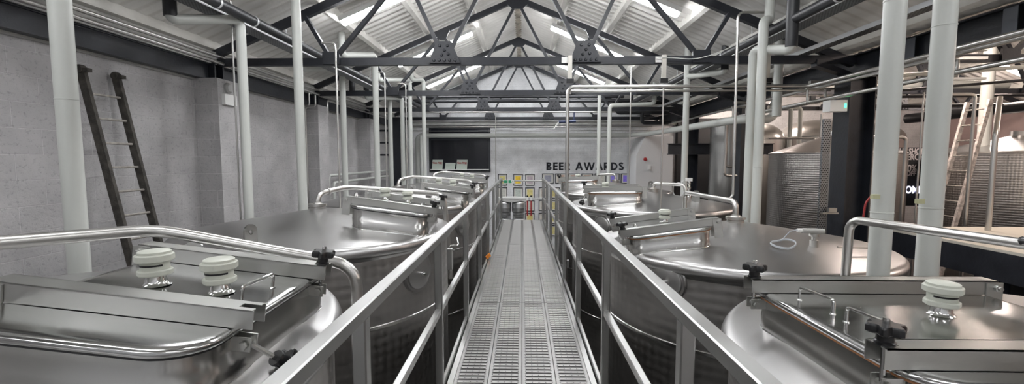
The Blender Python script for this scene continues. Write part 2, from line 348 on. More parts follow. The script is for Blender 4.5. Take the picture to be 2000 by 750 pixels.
# ------------------------------------------------------------------ roof trusses
CH = 1.31
def truss(y, label, grp=None, x0=WL, x1=XV, rx=RX):
    t = thing('roof_truss', (rx, y, ZC+CH), label, 'truss', grp)
    z = ZC+CH; R = lambda x: ZC+RH-.417*abs(x-RX)+ (0)
    if x0 >= XV: R = rline
    ys = y
    cz = z
    MB().box((x0+.02, y-.035, cz-.05), (x1-.02, y+.035, cz+.05)).build('bottom_chord', 'paint', t)
    for s, xe in ((-1, x0+.05), (1, x1-.05)):
        MB().bar((rx, y, R(rx)-.055), (xe, y, R(xe)-.055), .075, .10).build('rafter', 'paint', t)
    hw = (x1-x0)/2
    for s in (-1, 1):
        ka, kb = rx+s*hw*.215, rx+s*hw*.565
        ra, rb = rx+s*hw*.335, rx+s*hw*.645
        for k, (p, q) in enumerate(((( rx, R(rx)-.1), (ka, cz)), ((ra, R(ra)-.1), (ka, cz)), ((ra, R(ra)-.1), (kb, cz)), ((rb, R(rb)-.1), (kb, cz)))):
            MB().bar((p[0], y-.03, p[1]), (q[0], y-.03, q[1]), .05, .062 if k else .045, up=(0,1,0)).build('web_member', 'paint', t)
        m = MB(); m.prism([(ka-.21,y-.075,cz-.03),(ka+.21,y-.075,cz-.03),(ka+.09,y-.075,cz+.25),(ka-.11,y-.075,cz+.25)], (0,.02,0))
        g = m.build('gusset_plate', 'paint', t)
        for bx, bz in ((-.14,.0),(-.07,.0),(0,.0),(.07,.0),(.14,.0),(-.04,.07),(.05,.08),(-.06,.19),(.04,.19),(0,.13)):
            MB().lathe([(.02,0),(.02,.006),(.013,.016),(0,.018)], (ka+bx, y-.075, cz+bz), 10, ax=(0,-1,0)).build('rivet', 'paint', g)
        m = MB(); m.prism([(kb-.12,y-.07,cz-.04),(kb+.11,y-.07,cz-.04),(kb+.11,y-.07,cz+.12),(kb-.12,y-.07,cz+.12)], (0,.03,0)); m.build('gusset_plate', 'paint', t)
        m = MB(); m.prism([(ra-.14,y-.07,R(ra-.14)-.1),(ra+.14,y-.07,R(ra+.14)-.1),(ra+.05,y-.07,R(ra)-.24),(ra-.05,y-.07,R(ra)-.24)], (0,.03,0)); m.build('gusset_plate', 'paint', t)
    m = MB(); m.prism([(rx-.2,y-.07,R(rx-.2)-.09),(rx,y-.07,R(rx)-.01),(rx+.2,y-.07,R(rx+.2)-.09),(rx+.1,y-.07,R(rx)-.26),(rx-.1,y-.07,R(rx)-.26)], (0,.03,0)); m.build('gusset_plate', 'paint', t)
    return t
for y, lb in ((.45,'black riveted roof truss above the near end of the walkway'),(3.2,'black riveted roof truss just out over the first tanks'),(5.95,'black riveted roof truss nearest in view, its chord crossing the picture'),
              (8.74,'second black roof truss from the front, behind the nearest one'),(11.6,'third black roof truss, above the far tanks'),(14.2,'last black roof truss, close against the far wall')): truss(y, lb)
for y, lb in ((5.95,'nearest dark roof truss of the hall beyond the columns'),(8.74,'second dark roof truss of the hall beyond the columns'),(11.6,'farther dark roof truss of the hall beyond the columns')):
    truss(y, lb, None, XV, XR, 8.8)
# ------------------------------------------------------------------ light fittings
def light(x0, x1, y, m, label, grp, drop=.07, warm=False):
    z0, z1 = rline(x0)-drop, rline(x1)-drop; d = Vector((x1-x0, 0, z1-z0)).normalized(); n_ = Vector((-d.z, 0, d.x)); n_ = n_ if n_.z > 0 else -n_
    c = Vector((x0, y, z0)); L = math.hypot(x1-x0, z1-z0)
    t = thing('strip_light', c+d*L/2, label, 'light', grp)
    T = lambda a,b,w_: c+d*a+Vector((0,1,0))*b+n_*w_
    MB().fbox(T, (-.01,-.088,0), (L+.01,.088,.035)).fbox(T, (-.01,-.090,-.035), (L+.01,-.084,.035)).fbox(T, (-.01,.084,-.035), (L+.01,.090,.035)).build('housing', 'white', t)
    mm = MB(); rs = []
    for a in (.0, .02, L-.02, L):
        q = .8 if a in (0., L) else 1
        rs.append([T(a, .082*q*math.cos(th), -.030-.058*q*max(0, math.sin(th))) for th in [math.pi*k/8 for k in range(9)]])
    mm.rings(rs, True, True); mm.build('diffuser', m, t)
    for a in (L*.22, L*.78):
        h = (rline(T(a,0,0).x)+.03-T(a,0,.035).z)
        MB().fbox(T, (a-.012,-.07,-.02), (a+.012,-.055,.05)).bar(T(a,-.06,.03), T(a,-.06,.03)+Vector((0,0,max(h,.05))), .02, .004).build('hanger', 'white', t)
    return t
names = {.9:'over the nearest tanks',3.7:'between the first two trusses',6.5:'behind the nearest truss in view',9.4:'behind the second truss',12.2:'behind the third truss'}
for y in (-1.9,.9,3.7,6.5,9.4,12.2):
    nm = names.get(y, 'behind the camera over the walkway')
    tl = 'tube_light' if y > 3 else 'tube_soft'
    light(-2.66+(.0 if y>6 else 0), -1.08, y, tl, 'bright white strip light on the left roof slope, '+nm, 'fluorescent strip lights on the roof slopes')
    light(.62, 2.26, y, tl, 'bright white strip light on the right roof slope, '+nm, 'fluorescent strip lights on the roof slopes')
for k, (x, y) in enumerate(((6.3,2.2),(6.3,7.3),(6.3,12.6),(11,4.2),(11,10.2))):
    light(x-.7, x+.7, y, 'warm_light', ('warm strip light in the next hall, %s' % ('near the front','beside the second truss','by the far wall','on the far slope in front','on the far slope at the back')[k]), 'warm strip lights in the next hall', drop=.18)
def side_fill_light(x, y0, y1, z, label):  # added lamps out of view, giving extra fill to walls and near tanks
    t = thing('strip_light', (x, (y0+y1)/2, z), label, 'light')
    MB().box((x-.05, y0, z), (x+.05, y1, z+.05)).build('housing', 'white', t)
    mm = MB(); mm.rings([[(x+.07*math.cos(a), y, z-.06*math.sin(a)) for a in [math.pi*k/8 for k in range(9)]] for y in (y0, y1)]); mm.build('diffuser', 'tube_soft', t)
    for y in (y0+.2, y1-.2): MB().box((x-.01, y-.01, z+.05), (x+.01, y+.01, rline(x)+.05)).build('hanger', 'white', t)
side_fill_light(-3.3, .6, 2.1, ZC+1.45, 'added fill strip light above the near end of the left tank row')
side_fill_light(-3.3, -2.6, -1.1, ZC+1.45, 'added fill strip light behind the camera on the left side')
side_fill_light(3.3, .6, 2.1, ZC+1.45, 'added fill strip light above the near end of the right tank row')
side_fill_light(3.3, -2.6, -1.1, ZC+1.45, 'added fill strip light behind the camera on the right side')
# ------------------------------------------------------------------ walkway
ZW = ZC-1.61
wk = thing('walkway', (0, 0, ZW-.2), 'narrow perforated steel walkway running between the two rows of tanks', 'walkway')
def plank_mesh():
    m = MB(); p = .053; hw = .1215; n = 63; L = n*p
    for j in range(n):
        yc = (j+.5)*p
        out = [(-hw,-p/2),(hw,-p/2),(hw,0),(hw,p/2),(-hw,p/2),(-hw,0)]
        def lp(a, b): return [(-a,-b),(a,-b),(a+.007,0),(a,b),(-a,b),(-a-.007,0)]
        R = [[(x, yc+y, 0) for x, y in out], [(x, yc+y, 0) for x, y in lp(.097,.0155)], [(x, yc+y, .0035) for x, y in lp(.0935,.0115)], [(x, yc+y, .0025) for x, y in lp(.091,.0090)], [(x, yc+y, -.009) for x, y in lp(.090,.0085)]]
        m.rings([list(reversed(r)) for r in R], False, False)
    for x in (-hw, hw): m.box((x-.001, 0, -.045), (x+.001, L, 0))
    return m, L
pm, PL = plank_mesh()
first = None
for j in range(4):
    for i in range(4):
        loc = (-.3735+.249*i, -1.9+j*(PL+.012), ZW-(ZW-.2))
        if first is None: first = pm.build('grating_strip', 'grate', wk, origin=(0,0,0), sharp=25); first.location = loc
        else: c = first.copy(); COL.objects.link(c); c.parent = wk; c.location = loc
yend = -1.9+4*PL+.036
for x in (-.515, .515):
    m = MB(); s = 1 if x > 0 else -1
    m.box((x-.02, -1.9, ZW-.16), (x+.02, yend, ZW+.012)); m.build('side_beam', 'rail', wk)
m = MB()
for k in range(10): m.box((-.495, -1.7+k*1.4, ZW-.13), (.495, -1.65+k*1.4, ZW-.05))
m.build('cross_bearers', 'rail', wk)
for y in (-1.2, 2.75, 5.5, 8.25, 11.3):
    for x in (-.45, .45): MB().box((x-.04, y-.04, 0), (x+.04, y+.04, ZW-.05)).build('support_leg', 'rail', wk)
def guardrail(s, label):
    x = .56*s; g = thing('guardrail', (x, 0, ZW-.1), label, 'railing')
    ZT = ZC-.5
    def rhs(a, b, wd, ht):   # rounded box section
        m = MB(); a = Vector(a); b = Vector(b); d = (b-a).normalized(); up = Vector((0,0,1)) if abs(d.z) < .5 else Vector((0,1,0)); xx = d.cross(up).normalized(); zz = xx.cross(d)
        c = .005; o = [(-wd/2+c,-ht/2),(wd/2-c,-ht/2),(wd/2,-ht/2+c),(wd/2,ht/2-c),(wd/2-c,ht/2),(-wd/2+c,ht/2),(-wd/2,ht/2-c),(-wd/2,-ht/2+c)]
        return m.rings([[p+xx*u+zz*v for u, v in o] for p in (a, b)])
    rhs((x, -1.9, ZT-.025), (x, 11.75, ZT-.025), .055, .05).build('top_rail', 'rail', g)
    ys = [1.46+1.4*k for k in range(-2, 8)]; ys = [y for y in ys if y < 11.4]+[11.68]
    for y in ys: rhs((x, y, ZW-.10), (x, y, ZT-.05), .05, .05).build('post', 'rail', g)
    for a, b in zip(ys[:-1], ys[1:]): rhs((x, a+.025, ZW+.59), (x, b-.025, ZW+.59), .04, .04).build('mid_rail', 'rail', g)
    rhs((x, -1.9, ZW+.01), (x, 11.7, ZW+.01), .03, .06).build('toe_rail', 'rail', g)
    return g
guardrail(-1, 'long square-tube steel guardrail along the left side of the walkway')
guardrail(1, 'long square-tube steel guardrail along the right side of the walkway')
g = thing('end_barrier', (0, 11.72, ZW), 'steel cross rails closing the far end of the walkway', 'railing')
for z in (ZW+1.03, ZW+.55): MB().tube([(-.535, 11.72, z), (.535, 11.72, z)], .02).build('cross_rail', 'rail', g)
sg = thing('exit_sign', (-.46, 11.66, ZW+.95), 'small green and white fire exit sign hung on the barrier at the walkway end', 'sign')
MB().box((-.50, 11.675, ZW+.965), (-.22, 11.685, ZW+1.055)).build('sign_plate', 'white', sg)
for a, b in ((-.49,-.39),(-.37,-.30)): MB().box((a, 11.671, ZW+.975), (b, 11.675, ZW+1.045)).build('green_panel', 'green', sg)
m = MB(); m.bar((-.29,11.672,ZW+.985),(-.24,11.672,ZW+1.035),.006,.012); m.build('arrow', 'green', sg)
for k, x in enumerate((.14, .24)):
    s_ = thing('red_strap', (x, 11.66, ZW+.2), 'red strap hanging from the barrier at the walkway end, %s one' % ('left','right')[k], 'strap', 'red straps on the end barrier')
    MB().box((x-.018, 11.66, ZW+.08), (x+.018, 11.675, ZW+.5)).build('webbing', 'red', s_)
    MB().cbox((x, 11.665, ZW+.55), (.05, .03, .10)).build('buckle', 'white', s_); MB().lathe([(.02,0),(.025,.02),(.02,.04)], (x, 11.66, ZW+.60), 12).build('knob', 'black', s_)
tg = MB(); tg.bar((-.57, 6.8, ZW+.05), (-.51, 6.85, ZW+.09), .02, .05); tg.bar((-.54,6.8,ZW+.03),(-.54,6.8,ZW+.11),.02,.015)
tag(tg.build('orange_clip', 'orange'), 'small orange plastic clip on the left toe rail of the walkway', 'clip')
for s_, px, py, lb in ((-1, 879, 505, 'small steel latch box with bent rod outside the left guardrail'), (1, 1108, 515, 'small steel latch box outside the right guardrail')):
    a = at(px, py, X=.60*s_); l = thing('latch_box', a, lb, 'latch'); hh = .085 if s_ < 0 else .05
    MB().box((a.x-.02, a.y-.035, a.z-hh), (a.x+.02, a.y+.035, a.z+hh)).build('case', 'rail', l)
    MB().box((a.x-.02, a.y-.005, a.z+hh-.02), (.56*s_, a.y+.005, a.z+hh-.01)).build('tab', 'rail', l)
    if s_ < 0: MB().tube([(a.x,a.y,a.z+.08),(a.x,a.y,a.z+.11),(a.x+.07,a.y+.02,a.z+.11),(a.x+.02,a.y+.25,a.z+.13)], .006, fil=.02, seg=8).build('bent_rod', 'chrome', l)
# ------------------------------------------------------------------ tanks
TR = 1.2
PROF = [(1.19,-.085),(1.2,-.066),(1.202,-.062),(1.214,-.055),(1.223,-.042),(1.227,-.025),(1.226,-.006),(1.220,.010),(1.210,.022),(1.196,.031),(1.180,.036),(1.165,.0385),(.8,.098),(.45,.155),(.12,.209),(0,.213)]
def domez(r):
    P = [p for p in PROF if p[1] >= -.03]
    for (r0, h0), (r1, h1) in zip(P[:-1], P[1:]):
        if r1 <= r <= r0: return h0+(h1-h0)*(r0-r)/(r0-r1 if r0 > r1 else 1)
    return -.02
def rrect(u0, u1, v0, v1, r, n=7):
    o = []
    for cx, cy, a0 in ((u1-r, v1-r, 0), (u0+r, v1-r, 90), (u0+r, v0+r, 180), (u1-r, v0+r, 270)):
        for k in range(n+1):
            a = math.radians(a0+90*k/n); o.append((cx+r*math.cos(a), cy+r*math.sin(a)))
    return o
def vent_cap(T, u, v, parent, clear=False):
    o = Vector(T(u, v, 0)); up = Vector((0,0,1)); n = 40
    nk = MB(); nk.lathe([(.045,-.002),(.035,.004),(.031,.012),(.029,.035)], o, 24); 
    c = MB()
    def ribbed(r, h0, h1, nr):
        rs = []
        for h, q in ((h0,.93),(h0+.004,1),(h1-.004,1),(h1,.94)):
            rs.append([(o.x+(r*q*(1+(.035 if (k % (n//nr)) == 0 else 0)))*math.cos(2*math.pi*k/n), o.y+(r*q*(1+(.035 if (k % (n//nr)) == 0 else 0)))*math.sin(2*math.pi*k/n), o.z+h) for k in range(n)])
        c.rings(rs)
    ribbed(.049, .033, .053, 10); c.lathe([(.042,.05),(.042,.080)], o, 24)
    ribbed(.054, .080, .106, 10); c.lathe([(.048,.103),(.047,.114),(.042,.117),(0,.118)], o, 28)
    vc = c.build('vent_cap', 'cap', parent)
    m = MB(); rs = []
    for k in range(41):
        a = math.radians(195+k*3.6); rs.append([(o.x+r*math.cos(a), o.y+r*math.sin(a), o.z+h) for r, h in ((.041,.066),(.0428,.066),(.0428,.072),(.041,.072))])
    m.rings(rs)
    m.build('vent_slot', 'black', parent); nk.build('vent_neck', 'chrome', parent)
def knob(T, u, v, w0, name_parent, down=False, tgt=None):
    # star knob with its swing bolt; T maps hatch coords to world
    if not down: a = Vector(T(u, v, w0-.115)); b = Vector(T(u, v, w0+.072)); base = Vector(T(u, v, w0))
    else: a, b = Vector(tgt[0]), Vector(tgt[1]); base = b-(b-a).normalized()*.072
    d = (b-a).normalized(); x = d.orthogonal().normalized(); y = d.cross(x)
    m = MB(); rs = []; n = 48
    for h, q in ((.030,.88),(.034,1),(.050,1),(.056,.9),(.056,.45)):
        rs.append([base+d*h+(x*math.cos(t)+y*math.sin(t))*(.040+.0075*math.cos(6*t))*q for t in [2*math.pi*k/n for k in range(n)]])
    m.rings(rs); m.lathe([(.024,0),(.025,.008),(.021,.011),(.020,.034)], base, 20, ax=d)
    k = m.build('star_knob', 'black', name_parent)
    m = MB(); m.tube([a, b], .008, seg=10); m.build('swing_bolt', 'chrome', k)
    return k
def tank(name, c, hr, side, H, label, vents, handles, opts):
    """c=(x,y); hr rim depth below eye; side -1 left row, +1 right row. H: knob ends of near/far bars, fall per metre"""
    X, Y = c; zr = ZC-hr
    root = thing('fermentation_tank', (X, Y, 0), label, 'tank', 'open row of wide fermentation tanks either side of the walkway')
    m = MB(); m.lathe([(.2,.30),(1.1,.42),(TR-.012,.50),(TR-.012,zr-.085)], (X, Y, 0), 96); m.build('shell', 'shell', root, cyl=(X, Y, TR), sharp=50)
    m = MB()
    for dz in (.62, 1.55): m.lathe([(TR-.014,-.018),(TR-.004,-.012),(TR-.004,.012),(TR-.014,.018)], (X, Y, zr-dz), 96, cap=False)
    m.build('weld_band', 'collar', root)
    MB().lathe(PROF, (X, Y, zr), 96).build('domed_top', 'dome', root, sharp=30)
    for a in (45, 135, 225, 315):
        px, py = X+.95*math.cos(math.radians(a)), Y+.95*math.sin(math.radians(a))
        MB().lathe([(.09,0),(.09,.015),(.05,.02),(.045,.60)], (px, py, 0), 16).build('leg', 'rail', root)
    # ---- manway hatch
    Kn, Kf, hk, fall = Vector(H[0]), Vector(H[1]), H[2], H[3]
    vv = (Kf-Kn); L = vv.length; vv.normalize(); uu = Vector((vv.y, -vv.x))*side
    n3 = Vector((-fall*uu.x, -fall*uu.y, 1)).normalized(); z0 = ZC-hk-.058
    def T(u, v, w_): 
        return Vector((Kn.x+uu.x*u+vv.x*v, Kn.y+uu.y*u+vv.y*v, z0+fall*u))+n3*w_
    u0, u1, v0, v1, rr = 0.025, opts.get('len', .66), -opts.get('pad', .14), L+opts.get('pad', .14), .13
    dz = lambda p: zr+domez(math.hypot(p.x-X, p.y-Y))
    def ring(ins, w_, rad=None): return [T(u, v, w_) for u, v in rrect(u0+ins, u1-ins, v0+ins, v1-ins, (rad or rr)-ins*.6)]
    top = [T(u, v, -.028) for u, v in rrect(u0+.012, u1-.012, v0+.012, v1-.012, rr-.01)]
    bot = [Vector((p.x, p.y, dz(p)-.03)) for p in top]; wl = [Vector((p.x, p.y, dz(p)+.001)) for p in top]
    mid = [Vector((p.x, p.y, p.z-(p.z-b.z)*.45)) for p, b in zip(top, bot)]
    mid2 = [p+Vector((0,0,-.004)) for p in mid]; cen = sum(top, Vector())/len(top)
    mid2 = [p+(p-Vector((cen.x,cen.y,p.z))).normalized()*.003 for p in mid2]
    col = MB().rings([bot, mid2, mid, top], False, True).build('manway_collar', 'collar', root, sharp=40)
    MB().tube(wl, .005, seg=6, closed=True).build('weld_bead', 'chrome', col)
    if opts.get('gasket'): MB().rings([ring(.004, -.034), ring(.004, -.027)], True, True).build('gasket', 'gasket', root)
    else: MB().rings([ring(.006, -.034), ring(.006, -.027)], True, True).build('gasket', 'dark', root)
    rs = [ring(.004, -.028), ring(-.004, -.022), ring(-.006, -.013), ring(-.001, -.004), ring(.012, 0), ring(.03, 0)]
    lid = MB().rings(rs, True, True).build('manway_lid', 'lid', root, sharp=50)
    for vb in (0, L):       # inverted channel cross bars
        m = MB(); hw = .034; t = .004; e0 = -.03; e1 = u1+.04; hb = .058
        m.fbox(T, (.022, vb-hw, hb-t), (e1, vb+hw, hb))
        for sv in (-1, 1):
            a, b = sorted((vb+sv*hw, vb+sv*(hw-t)))
            m.fbox(T, (e0, a, .002), (e1, b, hb))
            a, b = sorted((vb+sv*hw, vb+sv*.014)); m.fbox(T, (e0+.004, a, hb-t), (.022, b, hb))
        cb = m.build('cross_bar', 'bar', lid)
        m = MB()
        for sv in (-1, 1):
            a, b = sorted((vb+sv*(hw+.006), vb+sv*(hw+.001)))
            m.fbox(T, (e1-.05, a, -.10), (e1+.015, b, .052))
        for sv in (-1,): m.lathe([(.014,0),(.014,.012),(.009,.013),(.009,.02)], T(e1-.012, vb-(hw+.006), .03), 12, ax=T(0,-1,0)-T(0,0,0))
        m.build('hinge_bracket', 'bar', root)
    for k, (vb, dn) in enumerate(((0, opts.get('near_down')), (L, False))):
        pin = T(-.004, vb, -.052)
        m = MB()
        for sv in (-1, 1): m.fbox(T, (-.022, vb+sv*.017-.0025, -.072), (.04, vb+sv*.017+.0025, -.030))
        m.tube([T(-.004, vb-.026, -.052), T(-.004, vb+.026, -.052)], .009, seg=10)
        m.lathe([(.013,0),(.013,.008),(0,.009)], T(-.004, vb-.026, -.052), 6, ax=T(0,-1,0)-T(0,0,0))
        m.build('clevis_bracket', 'bar', root)
        if dn:
            dr = Vector(dn).normalized(); knob(T, 0, 0, 0, root, True, (pin, pin+dr*.185))
        else: knob(T, -.004, vb, .058, root)
    for (a, b) in handles:
        pa, pb = T(*a, .0), T(*b, .0); qa, qb = T(*a, .052), T(*b, .052)
        MB().tube([pa, qa, qb, pb], .006, fil=.014, seg=10).lathe([(.011,0),(.009,.004)], pa, 12).lathe([(.011,0),(.009,.004)], pb, 12).build('lid_handle', 'chrome', lid)
    for u, v in vents: vent_cap(T, u, v, lid)
    # ---- spray pipe
    P = [Vector(p) for p in opts['pipe']]
    pp = MB().tube(P, .0255, fil=opts.get('fil', .085), seg=18).build('spray_pipe', 'tube', root)
    ap = P[0]; zb = dz(ap)
    m = MB(); m.lathe([(.075,-.01),(.075,.018),(.06,.02),(.06,.026),(.085,.028),(.085,.05),(.045,.052),(.04,.06),(.04,.066),(.027,.07)], (ap.x, ap.y, zb), 28)
    if opts.get('fitting', True): m.build('clamp_fitting', 'tube', root)
    if 'ferrule' in opts:
        q = Vector(opts['ferrule'][0]); d = Vector(opts['ferrule'][1]).normalized(); MB().lathe([(.0255,-.01),(.034,-.008),(.036,0),(.034,.008),(.0255,.01)], q, 20, ax=d).build('ferrule', 'tube', root)
    # ---- lifting lugs
    for lx, ly, ang in opts.get('lugs', []):
        z = dz(Vector((lx, ly, 0))); d = Vector((math.cos(ang), math.sin(ang), 0)); n_ = Vector((-d.y, d.x, 0)); t = .008
        out = [(-.055,-.02),(.055,-.02)]+[(.055*math.cos(math.pi*k/12), .09+.055*math.sin(math.pi*k/12)) for k in range(13)]
        hole = [(.02*math.cos(2*math.pi*k/15-math.pi/2), .09+.02*math.sin(2*math.pi*k/15-math.pi/2)) for k in range(15)]
        m = MB(); W = lambda p, s_: Vector((lx, ly, z))+d*p[0]+Vector((0,0,p[1]))+n_*s_
        # ring between hole (15) and outline resampled (15)
        o15 = [out[1+1+k] if k < 13 else out[k-13] for k in range(15)]
        o15 = [(.052*math.cos(math.pi*k/12), .115+.052*math.sin(math.pi*k/12)) for k in range(13)]+[(-.056,-.02),(.056,-.02)]
        h15 = [(.018*math.cos(2*math.pi*k/15+.1), .108+.018*math.sin(2*math.pi*k/15+.1)) for k in range(15)]
        m.rings([[W(p,-t) for p in h15],[W(p,-t) for p in o15],[W(p,t) for p in o15],[W(p,t) for p in h15],[W(p,-t) for p in h15]], False, False)
        m.build('lifting_lug', 'collar', root)
    # ---- side manway on the shell
    if 'disc' in opts:
        a, hz, rs_ = opts['disc']; d = Vector((math.cos(a), math.sin(a), 0)); o = Vector((X, Y, ZC-hz))+d*(TR-.05)
        m = MB().lathe([(rs_*1.28,0),(rs_*1.28,.045),(rs_*1.22,.055),(rs_*1.05,.05),(rs_*1.0,.062),(rs_*.93,.066),(rs_*.2,.075),(0,.076)], o, 40, ax=d).build('side_manway', 'dome', root)
        MB().lathe([(.014,.07),(.014,.10),(.009,.102),(.009,.125),(0,.126)], o, 12, ax=d).build('centre_stud', 'chrome', m)
    return root, T, dz
XL, XRr = -1.93, 2.0
t1, T1, d1 = tank('L1', (XL, 1.4), .69, -1, ((-.80,1.22),(-.825,1.73),.425,.13), 'wide stainless tank nearest on the left, two pale vent caps on its square hatch',
    [(.441,.235),(.224,.232)], [((.115,.165),(.101,.333))],
    dict(near_down=(.057,.11,-.121), len=.66, pad=.20, pipe=[(-1.93,1.4,ZC-.45),(-1.93,1.4,ZC-.295),(-1.56,1.80,ZC-.298),(-.745,1.90,ZC-.475),(-.725,1.905,ZC-1.3)], fil=.09, lugs=[(-1.75,2.25,.3)], disc=(math.radians(-28), .95, .13)))
t2, T2, d2 = tank('L2', (XL, 4.15), .69, -1, ((-.775,3.74),(-.82,4.38),.415,.14), 'wide stainless tank second on the left, its rim nearest the leaning lug and star knobs',
    [(.54,.55),(.32,.55)], [((.13,.18),(.12,.36))],
    dict(len=.70, pad=.11, pipe=[(-1.98,4.15,ZC-.5),(-1.98,4.15,ZC-.335),(-1.84,4.52,ZC-.29),(-.84,4.65,ZC-.375),(-.775,4.66,ZC-1.3)], fil=.10, ferrule=((-1.93,4.28,ZC-.32),(.14,.37,.045)), lugs=[(-1.97,3.08,1.3)], disc=(math.radians(-28), .955, .13)))
t3, T3, d3 = tank('L3', (XL, 6.9), .69, -1, ((-.75,6.40),(-.79,7.02),.43,.13), 'wide stainless tank third on the left, behind the hatch of the second one',
    [(.54,.5),(.32,.5)], [],
    dict(len=.68, pad=.13, pipe=[(-1.98,6.9,ZC-.5),(-1.98,6.9,ZC-.335),(-1.84,7.27,ZC-.29),(-.84,7.40,ZC-.375),(-.775,7.41,ZC-1.3)], fil=.10, ferrule=((-1.93,7.03,ZC-.32),(.14,.37,.045)), lugs=[(-2.3,5.95,1.5),(-2.0,7.9,.2)], disc=(math.radians(-28), .955, .13)))
t4, T4, d4 = tank('L4', (XL, 9.65), .69, -1, ((-.765,9.15),(-.80,9.77),.43,.12), 'wide stainless tank farthest on the left, below the dark window',
    [(.54,.5),(.32,.5)], [],
    dict(len=.68, pad=.13, pipe=[(-1.98,9.65,ZC-.5),(-1.98,9.65,ZC-.335),(-1.84,10.02,ZC-.29),(-.84,10.15,ZC-.375),(-.775,10.16,ZC-1.3)], fil=.10, lugs=[], disc=(math.radians(-28), .955, .13)))
u1_, U1, e1_ = tank('R1', (XRr, 1.4), .77, 1, ((.98,1.16),(.98,1.82),.495,0.0), 'wide stainless tank nearest on the right, one vent cap and two handles on its hatch',
    [(.519,.396)], [((.114,.547),(.135,.390)),((.126,.313),(.146,.160))],
    dict(gasket=True, len=.92, pad=.11, pipe=[(2.5,1.35,ZC-.58),(2.46,1.38,ZC-.39),(2.05,2.75,ZC-.374),(2.05,2.78,ZC-1.3)], fil=.07, fitting=True, disc=(math.radians(180+38), .93, .12)))
u2_, U2, e2_ = tank('R2', (XRr, 4.1), .80, 1, ((.84,3.57),(.895,4.25),.575,.15), 'wide stainless tank second on the right, with a coiled grey sensor cable on top',
    [(.42,.42)], [((.13,.14),(.13,.30))],
    dict(gasket=True, len=.70, pad=.07, pipe=[(2.0,4.1,ZC-.58),(2.0,4.1,ZC-.396),(2.02,5.42,ZC-.41),(2.02,5.43,ZC-1.4)], fil=.07, lugs=[], disc=(math.radians(180+42), .93, .12)))
u3_, U3, e3_ = tank('R3', (XRr, 6.85), .72, 1, ((.93,6.35),(1.0,6.98),.41,0.02), 'wide stainless tank third on the right, its hatch standing level and tall',
    [(.3,.3)], [],
    dict(gasket=True, len=.80, pad=.12, near_down=(-.4,-.5,-.6), pipe=[(2.05,6.85,ZC-.55),(2.05,6.85,ZC-.375),(2.42,6.5,ZC-.38),(2.42,6.45,ZC-.75)], fil=.07, lugs=[(2.5,6.3,2.6)], disc=(math.radians(180+42), .93, .12)))
u4_, U4, e4_ = tank('R4', (XRr, 9.6), .72, 1, ((.80,9.3),(.84,9.9),.40,0.04), 'wide stainless tank farthest on the right, under the black wall lettering',
    [(.40,.3)], [],
    dict(gasket=True, len=.80, pad=.12, pipe=[(2.05,9.6,ZC-.55),(2.05,9.6,ZC-.33),(1.7,9.9,ZC-.35),(1.7,9.95,ZC-.75)], fil=.07, lugs=[(2.7,9.2,2.6)], disc=(math.radians(180+42), .93, .12)))
exec_after = []
# level sensor and cable coil on R2
def sensor(x, y, dz, label):
    z = dz(Vector((x, y, 0))); s_ = thing('level_sensor', (x, y, z), label, 'sensor')
    MB().lathe([(.03,-.005),(.03,.05),(.018,.055),(.018,.075),(.036,.08),(.036,.10),(.022,.105)], (x, y, z), 20).build('screw_mount', 'tube', s_)
    g = MB(); g.tube([(x-.10, y, z+.125), (x+.07, y, z+.12)], .021, seg=14); g.build('sensor_head', mat('grey_cast', (.42, .42, .40), .5), s_)
    MB().lathe([(.014,0),(.017,.01),(.014,.035)], (x-.10, y, z+.125), 12, ax=(-1,0,.1)).build('cable_gland', 'white', s_)
    m = MB(); pts = []
    cx_, cy_ = x-.27, y-.05
    pts.append((x-.135, y, z+.13)); pts.append((x-.19, y-.0, z+.12))
    for k in range(40):
        a = 1.2+k*2*math.pi/13; px, py = cx_+.085*math.cos(a), cy_+.085*math.sin(a); pts.append((px, py, dz(Vector((px, py, 0)))+.012+.012*(k/40)+.03*max(0,math.cos(a))))
    m.tube(pts, .004, seg=6); m.build('coiled_cable', mat('grey_cable', (.40, .42, .44), .5), s_)
    return s_
sensor(2.31, 3.46, e2_, 'grey level sensor with coiled cable on top of the second right tank')
# cable rod lying on R2, grab rod
m = MB(); p0 = Vector((2.38, 3.3, 0)); p1 = Vector((2.85, 3.42, 0))
for p in (p0, p1): p.z = e2_(p)+.055
m.tube([p0, p1], .007, seg=8); m.tube([p0+Vector((.07,.02,0)), p0+Vector((.07,.02,-.055))], .005, seg=6); m.tube([p1-Vector((.03,0,0)), p1-Vector((.03,0,.055))], .005, seg=6)
tag(m.build('cable_rail', 'tube'), 'thin steel rod on short stands beside the coiled cable on the second right tank', 'rod')
def steel_valve(x, y, dz, label, h=.30):
    z = dz(Vector((x, y, 0))); s_ = thing('pressure_transmitter', (x, y, z), label, 'gauge')
    MB().lathe([(.04,-.01),(.04,.02),(.03,.03),(.022,.06),(.02,.12),(.028,.15),(.018,.19),(.026,.21),(.02,.25)], (x, y, z), 18).build('body', 'chrome', s_)
    MB().box((x-.05, y-.025, z+.25), (x+.04, y+.025, z+.30)).build('head', 'white', s_)
    m = MB(); pts = [(x-.05, y, z+.28)]+[(x-.16+.085*math.cos(a), y, z+.12+.11*math.sin(a)) for a in [math.radians(70-k*22) for k in range(17)]]
    m.tube(pts, .005, seg=6, fil=.02).build('looped_cable', mat('pale_cable', (.6, .6, .6), .5), s_)
steel_valve(2.55, 6.7, e3_, 'upright steel transmitter with white head and looped cable on the third right tank')
# black lever at the pipe end on R1
m = MB(); m.lathe([(.022,-.04),(.028,-.03),(.028,.03),(.022,.04)], (2.285, 1.98, ZC-.375), 20, ax=(.4,-.9,0))
tag(m.build('rubber_cap', 'black'), 'black rubber cap on the spray pipe of the nearest right tank', 'cap')
